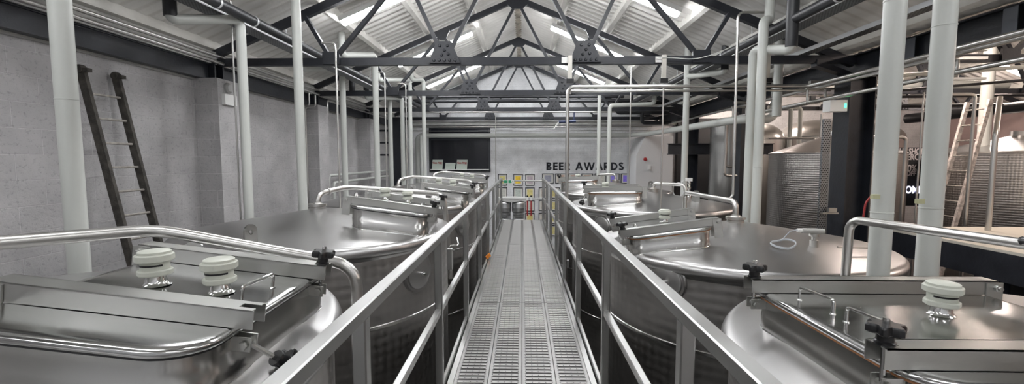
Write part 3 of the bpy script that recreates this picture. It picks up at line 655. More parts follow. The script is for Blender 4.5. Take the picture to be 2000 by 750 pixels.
# ------------------------------------------------------------------ white vertical pipes
def pipe(name, segs, r, m, label, grp, joints=(), couplers=(), fil=None, cat='pipe'):
    P = [Vector(p) for p in segs]; root = thing(name, (P[0].x, P[0].y, min(P[0].z, P[-1].z)), label, cat, grp)
    MB().tube(P, r, fil=fil or r*1.5, seg=24).build('pipe_run', m, root)
    for z in joints:
        MB().lathe([(r,-.004),(r+.0025,-.003),(r+.0025,.003),(r,.004)], (P[0].x, P[0].y, z), 24, cap=False).build('joint_ring', m, root)
    for a, b in couplers: MB().tube([a, b], r*1.15, seg=20).build('rubber_coupler', 'blackpipe', root)
    return root
GP = 'white plastic vent pipes rising between the tanks'
def roofz(x): return rline(x)+.13
pipe('vent_pipe', [(-2.91,2.75,0),(-2.91,2.75,roofz(-2.91))], .058, 'pvc', 'thickest looking white pipe at far left, in front of the wooden ladder', GP, (ZC+.38,))
pipe('vent_pipe', [(-2.765,5.4,0),(-2.765,5.4,roofz(-2.765))], .055, 'pvc', 'straight white pipe reaching the roof behind the second left tank', GP, (ZC+.55,))
def bent(px, ptop, Y, px2, Y2, label, coup=True, r=.055, up=True):
    a = at(px, ptop, Y=Y); b = at(px2, ptop, Y=Y2)
    if b.z > roofz(b.x)-.2: b.z = roofz(b.x)-.2
    top = Vector((b.x, b.y, roofz(b.x)))
    segs = [(a.x, a.y, 0), a, b]
    if up: segs.append(b+Vector((0,0,.12)))
    cp = [(b+Vector((0,0,.03)), top)] if coup else []
    if up and not coup: segs[-1] = top
    return pipe('vent_pipe', segs, r, 'pvc', label, GP, (), cp, fil=r*1.6)
bent(469, 38, 4.86, 333, 4.3, 'white pipe with a high elbow and black coupler, just right of the left wall pier', r=.05)
bent(668, 133, 8.22, 588, 7.0, 'white pipe with elbow turning left, in front of the second wall pier', False)
bent(732, 108, 8.22, 668, 7.3, 'white pipe with topmost elbow turning left at the nearest truss', False)
bent(761, 181, 10.95, 688, 9.4, 'white pipe with low elbow and black coupler, left of the far group')
bent(785, 191, 11.05, 716, 9.9, 'shortest white elbowed pipe in the far left group')
bent(800, 156, 10.95, 738, 9.5, 'white elbowed pipe in the far left group, left one of the two taller ones', False, r=.05)
bent(827, 156, 11.25, 804, 10.9, 'rightmost white elbowed pipe of the far left group', False, r=.05)
pipe('vent_pipe', [(2.243,2.75,0),(2.243,2.75,roofz(2.243))], .058, 'pvc', 'left one of the two big white pipes at right foreground', GP, (ZC-.33, ZC+.95))
pipe('vent_pipe', [(2.54,2.75,0),(2.54,2.75,roofz(2.54))], .058, 'pvc', 'right one of the two big white pipes at right foreground', GP, (ZC-.30, ZC+.80))
bent(1472, 97, 5.60, 1545, 5.1, 'elbowed white pipe with black coupler, left one of the middle right pair')
a = at(1492, 38, Y=5.4); pipe('vent_pipe', [(a.x,a.y,0), a, (a.x+.12,a.y+.1,a.z), (a.x+.12,a.y+.1,roofz(a.x+.12))], .055, 'pvc', 'taller white pipe of the middle right pair, elbow at its top', GP, (ZC-.1,))
a = at(1342, 150, Y=8.1); b = at(1415, 150, Y=7.4); b.z = a.z-.05
r_ = pipe('vent_pipe', [(a.x,a.y,0),(a.x,a.y,roofz(a.x))], .055, 'pvc', 'white pipe with a side branch and black coupler, standing alone above the third right tank', GP)
MB().tube([a, b, b+Vector((0,0,.1))], .05, fil=.08, seg=20).build('branch', 'pvc', r_); MB().tube([b+Vector((0,0,.03)), (b.x,b.y,roofz(b.x))], .06, seg=16).build('rubber_coupler', 'blackpipe', r_)
a = at(1171, 182, Y=10.95); b = at(1240, 182, Y=10.95); pipe('vent_pipe', [(a.x,a.y,0), a, b], .045, 'pvc', 'far slim white pipe crossing the lettering, square corner at its top', GP, fil=.02)
a = at(1191, 206, Y=10.9); b = at(1278, 203, Y=11.0); pipe('vent_pipe', [(a.x,a.y,0), a, b, (b.x,b.y,roofz(b.x))], .05, 'pvc', 'far white pipe crossing the last letters, rounded elbow at its top', GP, fil=.09)
# ------------------------------------------------------------------ black exhaust mains and cable trays on the chords
ZT_ = ZC+CH+.05
def run(name, x, z, r, m, label, cat, ya=Y0+.02, yb=13.9, clips=()):
    root = thing(name, (x, ya, z), label, cat); MB().tube([(x, ya, z), (x, yb, z)], r, seg=18).build('pipe_run', m, root)
    for y in (.5, 3.25, 6.0, 8.8, 11.65): MB().tube([(x, y, z), (x, y, rline(x)+.02)], .005, seg=6).build('hanger_rod', 'galv', root)
    for y in clips: MB().lathe([(r+.002,-.012),(r+.006,-.01),(r+.006,.01),(r+.002,.012)], (x, y, z), 18, ax=(0,1,0), cap=False).build('clip', 'galv', root)
    return root
run('exhaust_main', -3.05, ZC+1.56, .055, 'blackpipe', 'black lagged pipe running through the trusses on the left', 'pipe', clips=(4.4,5.0,6.8))
run('exhaust_main', 3.05, ZC+1.57, .055, 'blackpipe', 'black lagged pipe running through the trusses on the right', 'pipe', clips=(4.4,6.8))
def tray(x, wd, label, h=CH+.05):
    z = ZC+h; root = thing('cable_tray', (x, Y0, z), label, 'cable tray')
    if h > CH+.1:
        for y in (.5, 3.25, 6.0, 8.8, 11.65): MB().tube([(x-wd*.3*(1 if x > 0 else -1), y, z), (x-wd*.3*(1 if x > 0 else -1), y, rline(x)+.02)], .005, seg=6).build('hanger_rod', 'galv', root)
    MB().box((x-wd/2, Y0+.02, z), (x+wd/2, 13.9, z+.002)).build('tray_base', 'traybase', root)
    for s in (-1, 1): MB().box((x+s*wd/2-.001, Y0+.02, z), (x+s*wd/2+.001, 13.9, z+.05)).build('tray_side', 'galv', root)
    return root
def traymat():
    m, nt, b = newmat('slotted_tray'); N = nt.nodes; L = nt.links; b.inputs['Metallic'].default_value = .8; b.inputs['Roughness'].default_value = .35
    tc = N.new('ShaderNodeTexCoord'); br = N.new('ShaderNodeTexBrick'); L.new(tc.outputs['UV'], br.inputs['Vector']); br.inputs['Scale'].default_value = 1
    br.inputs['Brick Width'].default_value = .03; br.inputs['Row Height'].default_value = .025; br.inputs['Mortar Size'].default_value = .007
    br.inputs['Color1'].default_value = (.03,.03,.03,1); br.inputs['Color2'].default_value = (.03,.03,.03,1); br.inputs['Mortar'].default_value = (.30,.31,.32,1)
    L.new(br.outputs['Color'], b.inputs['Base Color']); return m
M['traybase'] = traymat()
tray(-3.28, .20, 'slotted metal cable tray beside the black pipe on the left', 1.54)
tray(3.28, .20, 'slotted metal cable tray beside the black pipe on the right', 1.56)
tray(3.68, .14, 'narrow slotted cable tray nearest the roof valley on the right')
# ------------------------------------------------------------------ stainless service tubes
GS = 'thin stainless service tubes'
def stube(pts, r, label, fil=.06, m='tube', clips=(), cat='tube'):
    P = [Vector(p) for p in pts]; root = thing('service_tube', P[0], label, cat, None)
    MB().tube(P, r, fil=fil, seg=12).build('tube_run', m, root)
    for c in clips: MB().cbox(c, (.05, .03, .06)).build('clip', 'bar', root)
    return root
for k, (x, h, lb) in enumerate(((-4.04, 1.36, 'upper'),(-4.05, 1.285, 'middle'),(-4.0, 1.20, 'lower'))):
    P = [(x, Y0+.02 if k < 2 else 6.3, ZC+h), (x, 13.2, ZC+h)]
    if k == 2: P = [(x, 8.95, ZC+.9), (x, 8.95, ZC+h), (x, 13.2, ZC+h)]
    stube(P, .022 if k < 2 else .018, lb+' one of the long steel tubes running along the top of the left wall')
stube([(at(590,380,Y=8.35).x,8.35,0), (at(590,380,Y=8.35).x, 8.35, ZC+1.02), (at(590,380,Y=8.35).x+.2, 8.35, ZC+1.02), (at(590,380,Y=8.35).x+.2, 8.35, ZC+1.3)], .018, 'left one of the paired steel tubes down the second wall pier', .06)
stube([(at(603,380,Y=8.35).x, 8.33, 0), (at(603,380,Y=8.35).x, 8.33, ZC+1.0), (at(603,380,Y=8.35).x+.2, 8.33, ZC+1.0), (at(603,380,Y=8.35).x+.2, 8.33, ZC+1.22)], .018, 'right one of the paired steel tubes down the second wall pier', .06)
def hang(px0, py0, py1, Y, r, label, hook=None):
    a = at(px0, py0, Y=Y); P = [(a.x, Y, 0), (a.x, Y, a.z)]
    if hook: q = at(hook[0], hook[1], Y=hook[2] if len(hook) > 2 else Y); P.append((q.x, q.y, a.z))
    else: P[1] = (a.x, Y, a.z)
    return stube(P, r, label)
hang(450, 2, 560, 4.9, .010, 'thin steel tube hanging left of the high-elbow white pipe'); 
hang(655, 84, 540, 5.6, .0125, 'thin steel tube with hooked top by the nearest truss on the left', (628, 84))
hang(751, 141, 480, 8.25, .0125, 'thin steel tube with hooked top in front of the low elbow pipe', (732, 141))
hang(792, 163, 470, 8.4, .0125, 'thin steel tube with hooked top in the far left pipe group', (775, 163))
hang(968, 222, 500, 11.2, .012, 'thin steel tube dropping to the walkway end on the left')
hang(1233, 130, 480, 8.2, .012, 'thin steel tube dropping in front of the last letters')
hang(1296, 172, 480, 5.5, .011, 'thin steel tube hanging from the bracket above the third right tank')
stube([(.622,6.08,0),(.622,6.08,ZC+.99),(3.88,6.08,ZC+.99),(3.94,-3.1,ZC+.99)], .024, 'steel tube rising beside the walkway and crossing right below the nearest truss', .09)
stube([(.66,6.13,ZC+.90),(.66,6.13,ZC+.94),(4.2,6.13,ZC+.94)], .018, 'thinner steel tube running just below the crossing one under the nearest truss', .02)
a = at(1442, 24, Y=5.7); b = at(1436, 388, Y=5.7)
stube([at(1505,24,Y=5.7), a, (a.x+.02, 5.7, b.z), (a.x-.12, 5.7, b.z)], .016, 'tall thin steel tube with hooked ends left of the middle right white pair', .07)
X3 = 3.95
stube([(X3+.09,Y0+.05,ZC+.99),(X3+.09,12.5,ZC+.97)], .024, 'upper outer steel tube of the pipe rack along the right columns')
stube([(X3,Y0+.05,ZC+.80),(X3,8.6,ZC+.78),(X3,8.6,ZC-.32),(X3+.24,8.6,ZC-.32)], .024, 'lower inner steel tube of the right pipe rack ending in a loop')
stube([(X3+.09,3.55,ZC+.81),(X3+.09,8.75,ZC+.77),(X3+.09,8.75,ZC-.15),(X3+.25,8.75,ZC-.15)], .022, 'lower outer steel tube of the right pipe rack with a shorter loop')
stube([(X3+.09,-3.1,ZC+.73),(X3+.09,3.4,ZC+.73),(X3+.09,3.48,ZC-2.2)], .028, 'stainless tube bending down from the right rack, left one of the two drops', .1)
stube([(4.17,3.55,ZC+.70),(4.17,3.55,ZC-2.2)], .026, 'stainless drop tube at the right edge, right one of the two drops')
for k, y in enumerate((4.3, 6.1, 8.2)):
    bk = thing('pipe_rack_bracket', (X3, y, ZC+.7), 'steel bracket holding the right pipe rack, %s' % ('nearest of three','beside the thick black column','farthest of three')[k], 'bracket')
    MB().box((X3-.1, y-.02, ZC+.94), (XV-.02, y+.02, ZC+.965)).build('arm', 'bar', bk)
    MB().box((X3-.1, y-.02, ZC+.75), (XV-.02, y+.02, ZC+.772)).build('arm', 'bar', bk)
    for x in (X3-.07, X3+.17): MB().tube([(x, y, ZC+.75), (x, y, ZC+.95)], .016, seg=10).build('strut', 'bar', bk)
    MB().box((X3-.05, y-.03, ZC+1.02), (XV-.02, y+.03, ZC+1.06)).build('arm', 'bar', bk)
    MB().cbox((X3, y, ZC+.83), (.06,.04,.06)).build('clamp', 'black', bk)
for px, lb in ((1113,'left one of two white hanger straps on the nearest truss chord'),(1296,'right one of two white hanger straps on the nearest truss chord'),(1498,'pale hanger strap behind the middle right white pair')):
    a = at(px, 112, Y=5.9); h_ = thing('pipe_hanger', a, lb, 'bracket')
    MB().box((a.x-.028, 5.86, ZC+1.02), (a.x+.028, 5.89, ZC+CH+.055)).build('strap', mat('bare_strap', (.55,.53,.48), .4, .6), h_)
    MB().cbox((a.x, 5.87, ZC+1.03), (.10,.05,.06)).build('clamp', 'black', h_); MB().cbox((a.x-.05, 5.9, ZC+CH), (.12,.02,.08)).build('beam_clip', 'bar', h_)
# white cable sagging along chord
pts = [at(x, y, Y=5.85) for x, y in ((1284,112),(1320,113),(1350,116),(1375,112),(1410,100),(1445,84),(1480,70))]
tag(MB().tube(pts, .006, seg=6, fil=.1).build('sagging_cable', 'white'), 'thin white cable draped along the nearest truss chord on the right', 'cable')
# lower white pipes on left wall
def wallpipe(pts, r, label, m='pvc', fil=.07): 
    P = [Vector(p) for p in pts]; t = thing('wall_pipe', P[0], label, 'pipe'); MB().tube(P, r, fil=fil, seg=16).build('pipe_run', m, t); return t
a = at(642, 343, X=-4.0); wallpipe([(a.x,a.y,ZC-1.4),(a.x,a.y,a.z),(a.x,13.6,a.z)], .03, 'upper white pipe running low along the left wall past the tanks')
a = at(652, 357, X=-3.9); wallpipe([(a.x,a.y,ZC-1.4),(a.x,a.y,a.z),(a.x,13.6,a.z)], .03, 'lower white pipe running low along the left wall past the tanks')
# ------------------------------------------------------------------ ladders
def ladder(p0a, p1a, p0b, p1b, n, r0, dr, label, ms, mr, wd, dp, hooks=False):
    p0a, p1a, p0b, p1b = map(Vector, (p0a, p1a, p0b, p1b)); t = thing('ladder', (p0a+p0b)/2, label, 'ladder')
    for p, q in ((p0a, p1a), (p0b, p1b)): MB().bar(p, q, wd, dp, up=(p0b-p0a).cross(q-p)).build('stile', ms, t)
    L = (p1a-p0a).length
    for k in range(n):
        f_ = (r0+dr*k)/L
        if f_ > .985: break
        MB().tube([p0a.lerp(p1a, f_), p0b.lerp(p1b, f_)], .012, seg=8).build('rung', mr, t)
    if hooks:
        for q in (p1a, p1b):
            m = MB(); m.lathe([(.035,-.03),(.042,-.02),(.042,.02),(.035,.03)], q, 14, ax=(0,1,0)); m.cbox(q+Vector((.05,.0,-.01)), (.07,.05,.035)); m.build('end_hook', ms, t)
    return t
ladder((-3.45,4.14,.95),(-4.22,4.14,ZC+.86),(-3.45,4.50,.95),(-4.22,4.50,ZC+.86), 18, .12, .243, 'old dark wooden ladder leaning on the grey block wall', 'wood', 'rung', .035, .075, True)
ladder((6.3,7.05,0),(7.30,7.05,ZC+.93),(6.3,7.40,0),(7.30,7.40,ZC+.93), 22, .15, .25, 'paint-spattered pale ladder leaning against the tank in the next hall', 'palewood', 'rung', .04, .06)
# ------------------------------------------------------------------ emergency light, junction box, channel on the column
e = thing('emergency_light', (-3.96, 5.95, ZC+.82), 'small white emergency light box on the nearest wall pier', 'light')
a = at(433, 183, X=-3.975); b = at(457, 208, X=-3.975)
MB().box((-3.98, a.y, b.z), (-3.93, b.y, at(433,183,X=-3.98).z)).build('housing', 'white', e)
MB().lathe([(.07,0),(.07,.03),(.05,.05),(0,.055)], (-3.98, (a.y+b.y)/2, a.z+.09), 20, ax=(1,0,0)).build('lamp', mat('dull_lamp', (.35,.35,.34), .4), e)
j = thing('junction_box', (4.2, 5.75, ZC+.65), 'pale control box with green light on the thick black column', 'box')
a = at(1618, 196, Y=5.7); b = at(1650, 218, Y=5.7)
MB().box((a.x, 5.66, b.z), (b.x, 5.8, a.z)).build('housing', 'white', j)
MB().cbox((b.x-.025, 5.657, (a.z+b.z)/2), (.02,.006,.05)).build('led', 'led', j)
a = at(1617, 232, Y=5.72); ch = thing('channel_strut', (a.x, 5.74, 0), 'perforated grey channel fixed upright beside the thick black column', 'channel')
MB().box((a.x-.045, 5.72, 0), (a.x+.045, 5.76, a.z)).build('channel', 'traybase', ch)
a = at(1625, 410, Y=5.66); MB().cbox(a, (.10,.04,.05)).cbox(a-Vector((.03,0,.04)), (.2,.05,.02)).build('bracket', 'bar', ch)
# ------------------------------------------------------------------ back wall items
def flat(name, p0, p1, y, th, m, par=None): return MB().box((p0[0], y-th, p0[1]), (p1[0], y, p1[1])).build(name, m, par)
wn = tag(MB().box((-3.08, YB-.06, ZC-.41), (-1.05, YB-.02, ZC+1.03)).build('window_1', 'paint'), 'black framed dark window on the far wall left of the walkway', None, None, 'structure')
for a, b in ((-3.0, -1.12),):
    MB().box((a, YB-.075, ZC-.33), (b, YB-.06, ZC+.62)).build('window_pane', 'glass', wn)
    MB().box((a, YB-.075, ZC+.68), (b, YB-.06, ZC+.98)).build('window_pane', 'glass', wn)
MB().box((-3.02, YB-.20, ZC-.36), (-1.10, YB-.06, ZC-.33)).build('window_sill', 'white', wn)
for k, (xa, xb, tp, z1) in enumerate(((-2.98,-2.63,'Got PPE?',-.02),(-2.55,-2.22,None,-.12),(-2.17,-1.82,'Got PPE?',-.02))):
    p = thing('notice_card', ((xa+xb)/2, YB-.12, ZC-.33), ('white notice card with red writing at the left of the window sill','plain white card in the middle of the window sill','white notice card with red writing beside the plain card')[k], 'card')
    m = MB(); m.prism([(xa,YB-.15,ZC-.329),(xb,YB-.15,ZC-.329),(xb+.02,YB-.10,ZC+z1),(xa+.02,YB-.10,ZC+z1)], (0,.004,0)); m.build('card', mat('card_%d'%k, (.50,.56,.50), .7), p)
    if tp: text_mesh('printed_words', tp, .085, 'red', ((xa+xb)/2+.01, YB-.131, ZC-.15), Matrix.Rotation(.06,3,'Y') @ Matrix.Rotation(math.radians(80),3,'X'), p, .003)
def strip(m, pts, wd, y):            # flat stroke along a path in the wall plane
    P = [Vector((p[0], 0, p[1])) for p in pts]; L_, R_ = [], []
    for i, p in enumerate(P):
        d = (P[min(i+1, len(P)-1)]-P[max(i-1, 0)]).normalized(); n_ = Vector((-d.z, 0, d.x))*wd/2
        L_.append(p+n_); R_.append(p-n_)
    rs = [[Vector((a.x, y, a.z)), Vector((b.x, y, b.z)), Vector((b.x, y-.006, b.z)), Vector((a.x, y-.006, a.z))] for a, b in zip(L_, R_)]
    m.rings(rs)
def arc(cx, cz, rx, rz, a0, a1, n=14): return [(cx+rx*math.cos(math.radians(a0+(a1-a0)*k/n)), cz+rz*math.sin(math.radians(a0+(a1-a0)*k/n))) for k in range(n+1)]
def letter(m, ch, x, z, H, y, t=.062):
    h = t/2; st = lambda px: strip(m, [(px+h, z), (px+h, z+H)], t, y)
    if ch == 'E': st(x); [strip(m, [(x, q), (x+.155, q)], t*.85, y) for q in (z+h*.85, z+H/2, z+H-h*.85)]; return .155
    if ch in 'BR':
        st(x); r = (H/2-h*.4)/2+.005
        def bowl(zc, rz, xr): strip(m, [(x+h, zc+rz)]+arc(x+.085, zc, xr-.085-h, rz, 90, -90)+[(x+h, zc-rz)], t*.9, y)
        if ch == 'B': bowl(z+H*.745, H*.255-h*.9, .17); bowl(z+H*.265, H*.265-h*.9, .185); return .185
        bowl(z+H*.70, H*.30-h*.9, .18); strip(m, [(x+.075, z+H*.45), (x+.165, z)], t*1.05, y); return .20
    if ch == 'D': st(x); strip(m, [(x+h, z+H-h*.9)]+arc(x+.08, z+H/2, .225-.08-h, H/2-h*.9, 90, -90, 20)+[(x+h, z+h*.9)], t*.9, y); return .225
    if ch == 'A':
        w_ = .26; strip(m, [(x+h*.9, z), (x+w_/2, z+H)], t*.95, y); strip(m, [(x+w_-h*.9, z), (x+w_/2, z+H)], t*.95, y); strip(m, [(x+.06, z+.075), (x+w_-.06, z+.075)], t*.75, y); return w_
    if ch == 'W':
        w_ = .38; P = [(x+h*.8, z+H), (x+w_*.29, z+.0), (x+w_/2, z+H), (x+w_*.71, z+.0), (x+w_-h*.8, z+H)]
        for a, b in zip(P[:-1], P[1:]): strip(m, [a, b], t*.9, y)
        return w_
    if ch == 'S':
        w_ = .155; strip(m, arc(x+w_/2, z+H*.735, w_/2-h*.6, H*.265-h*.9, 25, 200, 12)+arc(x+w_/2, z+H*.27, w_/2-h*.4, H*.27-h*.9, 60, -160, 16), t*.85, y); return w_
    return .12
wl = thing('wall_lettering', (2.07, YB, ZC-.365), 'large black capitals BEER AWARDS on the far white wall', 'lettering')
x = .80; made = []
for k, ch in enumerate('BEER AWARDS'):
    m = MB(); x += letter(m, ch, x, ZC-.365, .262, YB-.001)+(.045 if ch != ' ' else .0)-(.02 if ch in 'AW' else 0)
    if m.v: made.append(m)
sc = 2.535/(x-.045-.80)
for m in made:
    for p in m.v: p.x = .80+(p.x-.80)*sc
    m.build('letter', 'ink', wl)
def frame(x0, x1, z0, z1, col, idx, label, grp):
    yw = YB-.07 if -.3 < x0 < .45 else YB
    t = thing('picture_frame', ((x0+x1)/2, yw, z0), label, 'picture frame', grp); y = yw-.002
    m = MB(); b = .022
    m.box((x0,y-.03,z0),(x1,y,z0+b)); m.box((x0,y-.03,z1-b),(x1,y,z1)); m.box((x0,y-.03,z0+b),(x0+b,y,z1-b)); m.box((x1-b,y-.03,z0+b),(x1,y,z1-b)); m.build('frame', 'ink', t)
    MB().box((x0+b,y-.012,z0+b),(x1-b,y-.004,z1-b)).build('mount', 'mattboard', t)
    iw, ih = (x1-x0)*.2, (z1-z0)*.18
    MB().box((x0+iw,y-.015,z0+ih),(x1-iw,y-.012,z1-ih)).build('certificate', mat('certificate_paper_%d' % idx, col, .8, 0, 0, 1, .15, 18, coord='Object'), t)
idx = 0; ROWS = ((.49,.865),(.93,1.30),(1.36,1.72),(1.78,2.14),(2.2,2.56))
cols2 = [((.80,.55,.05),(.50,.42,.46)),((.50,.55,.50),(.70,.62,.25)),((.50,.45,.48),(.55,.55,.5)),((.62,.52,.22),(.68,.55,.2)),((.6,.6,.5),(.5,.5,.5))]
rn = ('top','second','third','fourth','lowest')
for r_i, (h0, h1) in enumerate(ROWS):
    for c_i, (x0, x1) in enumerate(((-.29,.02),(.10,.41))):
        frame(x0, x1, ZC-h1, ZC-h0, cols2[r_i][c_i], idx, 'framed certificate in the %s row of the middle block, %s column' % (rn[r_i], ('left','right')[c_i]), 'framed certificates on the far wall'); idx += 1
    frame(-.80, -.50, ZC-h1, ZC-h0, ((.66,.60,.25),(.55,.55,.5),(.6,.6,.5),(.6,.5,.4),(.5,.5,.5))[r_i], idx, 'framed certificate in the %s row just left of the walkway end' % rn[r_i], 'framed certificates on the far wall'); idx += 1
    if r_i: 
        for xq, cn in ((.55,'left'),(.93,'right')):
            frame(xq, xq+.31, ZC-h1, ZC-h0, ((.55,.5,.45) if xq < .9 else (.62,.55,.25)), idx, 'framed certificate in the %s row right of the walkway end, %s column' % (rn[r_i], cn), 'framed certificates on the far wall'); idx += 1
pc = [(.30,.30,.36),(.55,.35,.25),(.50,.30,.22),(.52,.32,.24),(.60,.58,.52),(.30,.25,.75),(.28,.20,.80)]
for k in range(7):
    x0 = .66+.432*k
    frame(x0, x0+.385, ZC-.80, ZC-.47, pc[k], idx, 'framed landscape certificate under the lettering, %s from the left' % ('first','second','third','fourth','fifth','sixth','seventh')[k], 'landscape certificates under the lettering'); idx += 1
def bwtube(y, h, r, x0, x1, m, label, name='service_pipe'):
    t = thing(name, (x0, y, ZC+h), label, 'pipe'); MB().tube([(x0,y,ZC+h),(x1,y,ZC+h)], r, seg=14).build('pipe_run', m, t); return t
bwtube(12.9, 1.83, .055, -2.95, 2.95, 'blackpipe', 'upper one of two black pipes crossing under the far trusses')
bwtube(12.9, 1.70, .055, -3.2, 3.2, 'blackpipe', 'lower one of two black pipes crossing under the far trusses')
bwtube(13.0, 1.475, .035, -2.9, 3.8, 'tube', 'upper bright steel pipe crossing in front of the far wall')
bwtube(13.0, 1.39, .025, -2.9, 4.2, 'tube', 'lower bright steel pipe crossing in front of the far wall')
bwtube(14.3, 1.06, .018, -3.6, 4.2, 'tube', 'thin steel conduit along the far wall above the white pipe')
bwtube(14.3, .92, .014, -3.6, 4.2, 'tube', 'thinnest steel conduit along the far wall just above the white pipe')
t = wallpipe([(-3.35,13.9,ZC-1.5),(-3.35,13.9,ZC+.75),(3.3,13.9,ZC+.75),(3.72,13.1,ZC+.75),(3.72,7.6,ZC+.68),(4.3,7.6,ZC+.68),(4.3,7.6,ZC+1.3)], .07, 'large white pipe along the far wall and back along the right columns', fil=.15)
struct('trim_9', MB().box((-.36, YB-.07, 0), (.47, YB, ZC+.98)), 'brick', 'white painted pilaster in the middle of the far wall')
struct('trim_8', MB().box((WL, YB-.14, ZC+1.12), (5.0, YB, ZC+1.22)), 'ledge', 'pale ledge across the far wall under the last truss')
struct('wall_stub', MB().prism([(3.45,13.3,0),(4.55,13.3,0),(4.55,13.3,ZC+.70),(3.72,13.3,ZC+.70),(3.45,13.3,ZC+.1)], (0,1.14,0)), 'backwhite', 'white boxed-out wall at the right end of the far wall')
al = thing('alarm_bell', (at(1260,310,Y=13.28)), 'small red round alarm on the white boxed-out wall', 'alarm')
MB().lathe([(.055,0),(.055,.03),(.04,.05),(0,.055)], at(1260,311,Y=13.3), 18, ax=(0,-1,0)).build('sounder', 'red', al)
a = at(1268, 327, Y=13.3); tag(MB().box((a.x-.04,13.25,a.z-.06),(a.x+.04,13.3,a.z+.06)).build('wall_switch','white'), 'little white switch below the red alarm', 'switch')
# dark services at the right end under the far trusses
for k,(h, x0, x1) in enumerate(((1.55,3.0,4.1),(1.28,2.6,4.1),(1.0,3.3,4.1))):
    wallpipe([(x0,12.2,ZC+h+.35),(x0,12.2,ZC+h),(x1,12.2,ZC+h)], .05, ('topmost','middle','lowest')[k]+' black pipe elbow in the dark corner beyond the right tanks', 'blackpipe', .09)
cb = thing('valve_actuator', at(1090,238,Y=13.0), 'dark blue actuator hanging below the bright steel pipes', 'valve')
a = at(1098,238,Y=13.0); MB().tube([a-Vector((.10,0,.0)), a+Vector((.4,0,.02))], .04, seg=12).tube([a+Vector((.35,0,0)), a+Vector((.35,0,.3))], .02).build('body', mat('navy_enamel',(.02,.03,.08),.4), cb)
MB().bar(a-Vector((.1,0,0)), a-Vector((.25,0,.2)), .02,.03).build('lever','bar',cb)
# dark steel column + white pipe at far left
c = thing('rack_post', (-3.6,12.6,0), 'dark steel upright in the far left corner beside the white pipes', 'post'); MB().box((-3.72,12.5,0),(-3.42,12.75,ZC+1.2)).build('upright','paint',c)
for z in (.1,.45,.8): MB().box((-4.2,12.6,ZC+z),(-3.7,12.66,ZC+z+.05)).build('cross_piece','paint',c)
wallpipe([(-3.15,13.6,ZC-1.5),(-3.15,13.6,ZC+.72)], .06, 'upright white pipe in the far left corner left of the dark window')
# kegs on a pallet stack behind the walkway
def keg_parts(root, o):
    o = Vector(o)
    MB().lathe([(.13,.0),(.17,.0),(.175,.02),(.17,.06),(.19,.09),(.195,.12),(.19,.18),(.196,.20),(.196,.22),(.19,.24),(.195,.32),(.19,.36),(.17,.39),(.175,.42),(.18,.47),(.16,.48),(.155,.42),(.10,.405),(0,.405)], o, 28).build('body','keg',root)
    MB().lathe([(.03,.40),(.03,.43),(0,.43)], o, 14).build('neck','bar',root)
k0 = None
for lay in range(6):
    for ci, x in enumerate((-.50,-.10)):
        lb = 'steel keg in the stack beyond the walkway end, %s layer from the top, %s column' % (('sixth','fifth','fourth','third','second','top')[lay], ('left','right')[ci])
        loc = (x, 12.35, .0+lay*.485)
        if k0 is None: k0 = thing('beer_keg', loc, lb, 'keg', 'steel kegs stacked beyond the walkway'); keg_parts(k0, loc)
        else:
            c = k0.copy(); COL.objects.link(c); c.location = loc; c['label'] = lb; c['_o'] = loc
            for ch_ in k0.children: d = ch_.copy(); COL.objects.link(d); d.parent = c
m = MB(); rs = []
for r_, h in ((.42,-.10),(.41,.0),(.36,.012),(.2,.02),(0.01,.03)):
    rs.append([(-.30+r_*1.02*math.cos(t)*(1+.04*math.sin(3*t)), 12.35+r_*.6*math.sin(t), 2.925+h+(.02*math.sin(5*t) if h < .0 else 0)) for t in [2*math.pi*k/32 for k in range(32)]])
m.rings(rs, False, True); tag(m.build('dust_sheet', mat('clear_film',(.60,.60,.58),.3)), 'crumpled pale film over the top kegs beyond the walkway end', 'sheet')
# ------------------------------------------------------------------ hall on the right
def bright_tank(x, y, r, top, rise, m, label, dome=False, legs=True, mt='dome'):
    t = thing('storage_tank', (x, y, 0), label, 'tank'); z = ZC+top
    MB().lathe([(.2,.35),(r*.95,.5),(r,.58),(r,z-.02),(r+.012,z-.015),(r+.012,z),(r,z+.005)], (x,y,0), 72).build('shell', m, t, cyl=(x,y,r), sharp=50)
    if dome: P = [(r*math.cos(a), rise*math.sin(a)) for a in [math.pi/2*k/10 for k in range(11)]]
    else: P = [(r,0),(r-.03,.02),(r-.09,.035),(r*.5,rise*.6),(.15,rise),(.14,rise+.08),(0,rise+.085)]
    MB().lathe(P, (x,y,z), 72).build('top', mt, t, sharp=45)
    for a in (45,135,225,315): MB().lathe([(.08,0),(.05,.02),(.05,.6)], (x+r*.75*math.cos(math.radians(a)), y+r*.75*math.sin(math.radians(a)), 0), 12).build('leg','rail',t)
    return t
bright_tank(5.97, 8.52, 1.07, .115, .33, 'dimple', 'large dimpled steel tank in the next hall, behind the thick black column')
bright_tank(8.55, 7.7, 1.22, .10, .30, 'dimple', 'large ribbed steel tank at the right edge, behind the pale ladder')
bright_tank(11.3, 10.9, 1.1, .12, .25, 'dimple', 'steel tank farther back between the two big ones in the next hall')
bright_tank(6.6, 12.4, .62, .55, .45, 'tube', 'polished domed tank at the left of the next hall', True, mt='tube')
bright_tank(8.25, 12.5, .95, .62, .48, 'tube', 'polished wide domed tank seen left of the thick column', True, mt='tube')
bright_tank(10.3, 13.2, .8, .6, .45, 'tube', 'polished domed tank seen just right of the thick column', True, mt='tube')
bright_tank(4.95, 10.6, .42, .85, .15, 'rail', 'slim upright grey vessel in the dark gap beyond the third right tank', True)
gb = ibeam('mezzanine_beam', 0, 0, .01, 0, .01, .01, 1, 'dark steel cross beam in the gap beyond the right tanks', 'beam')
for o in list(gb.children): bpy.data.objects.remove(o, do_unlink=True)
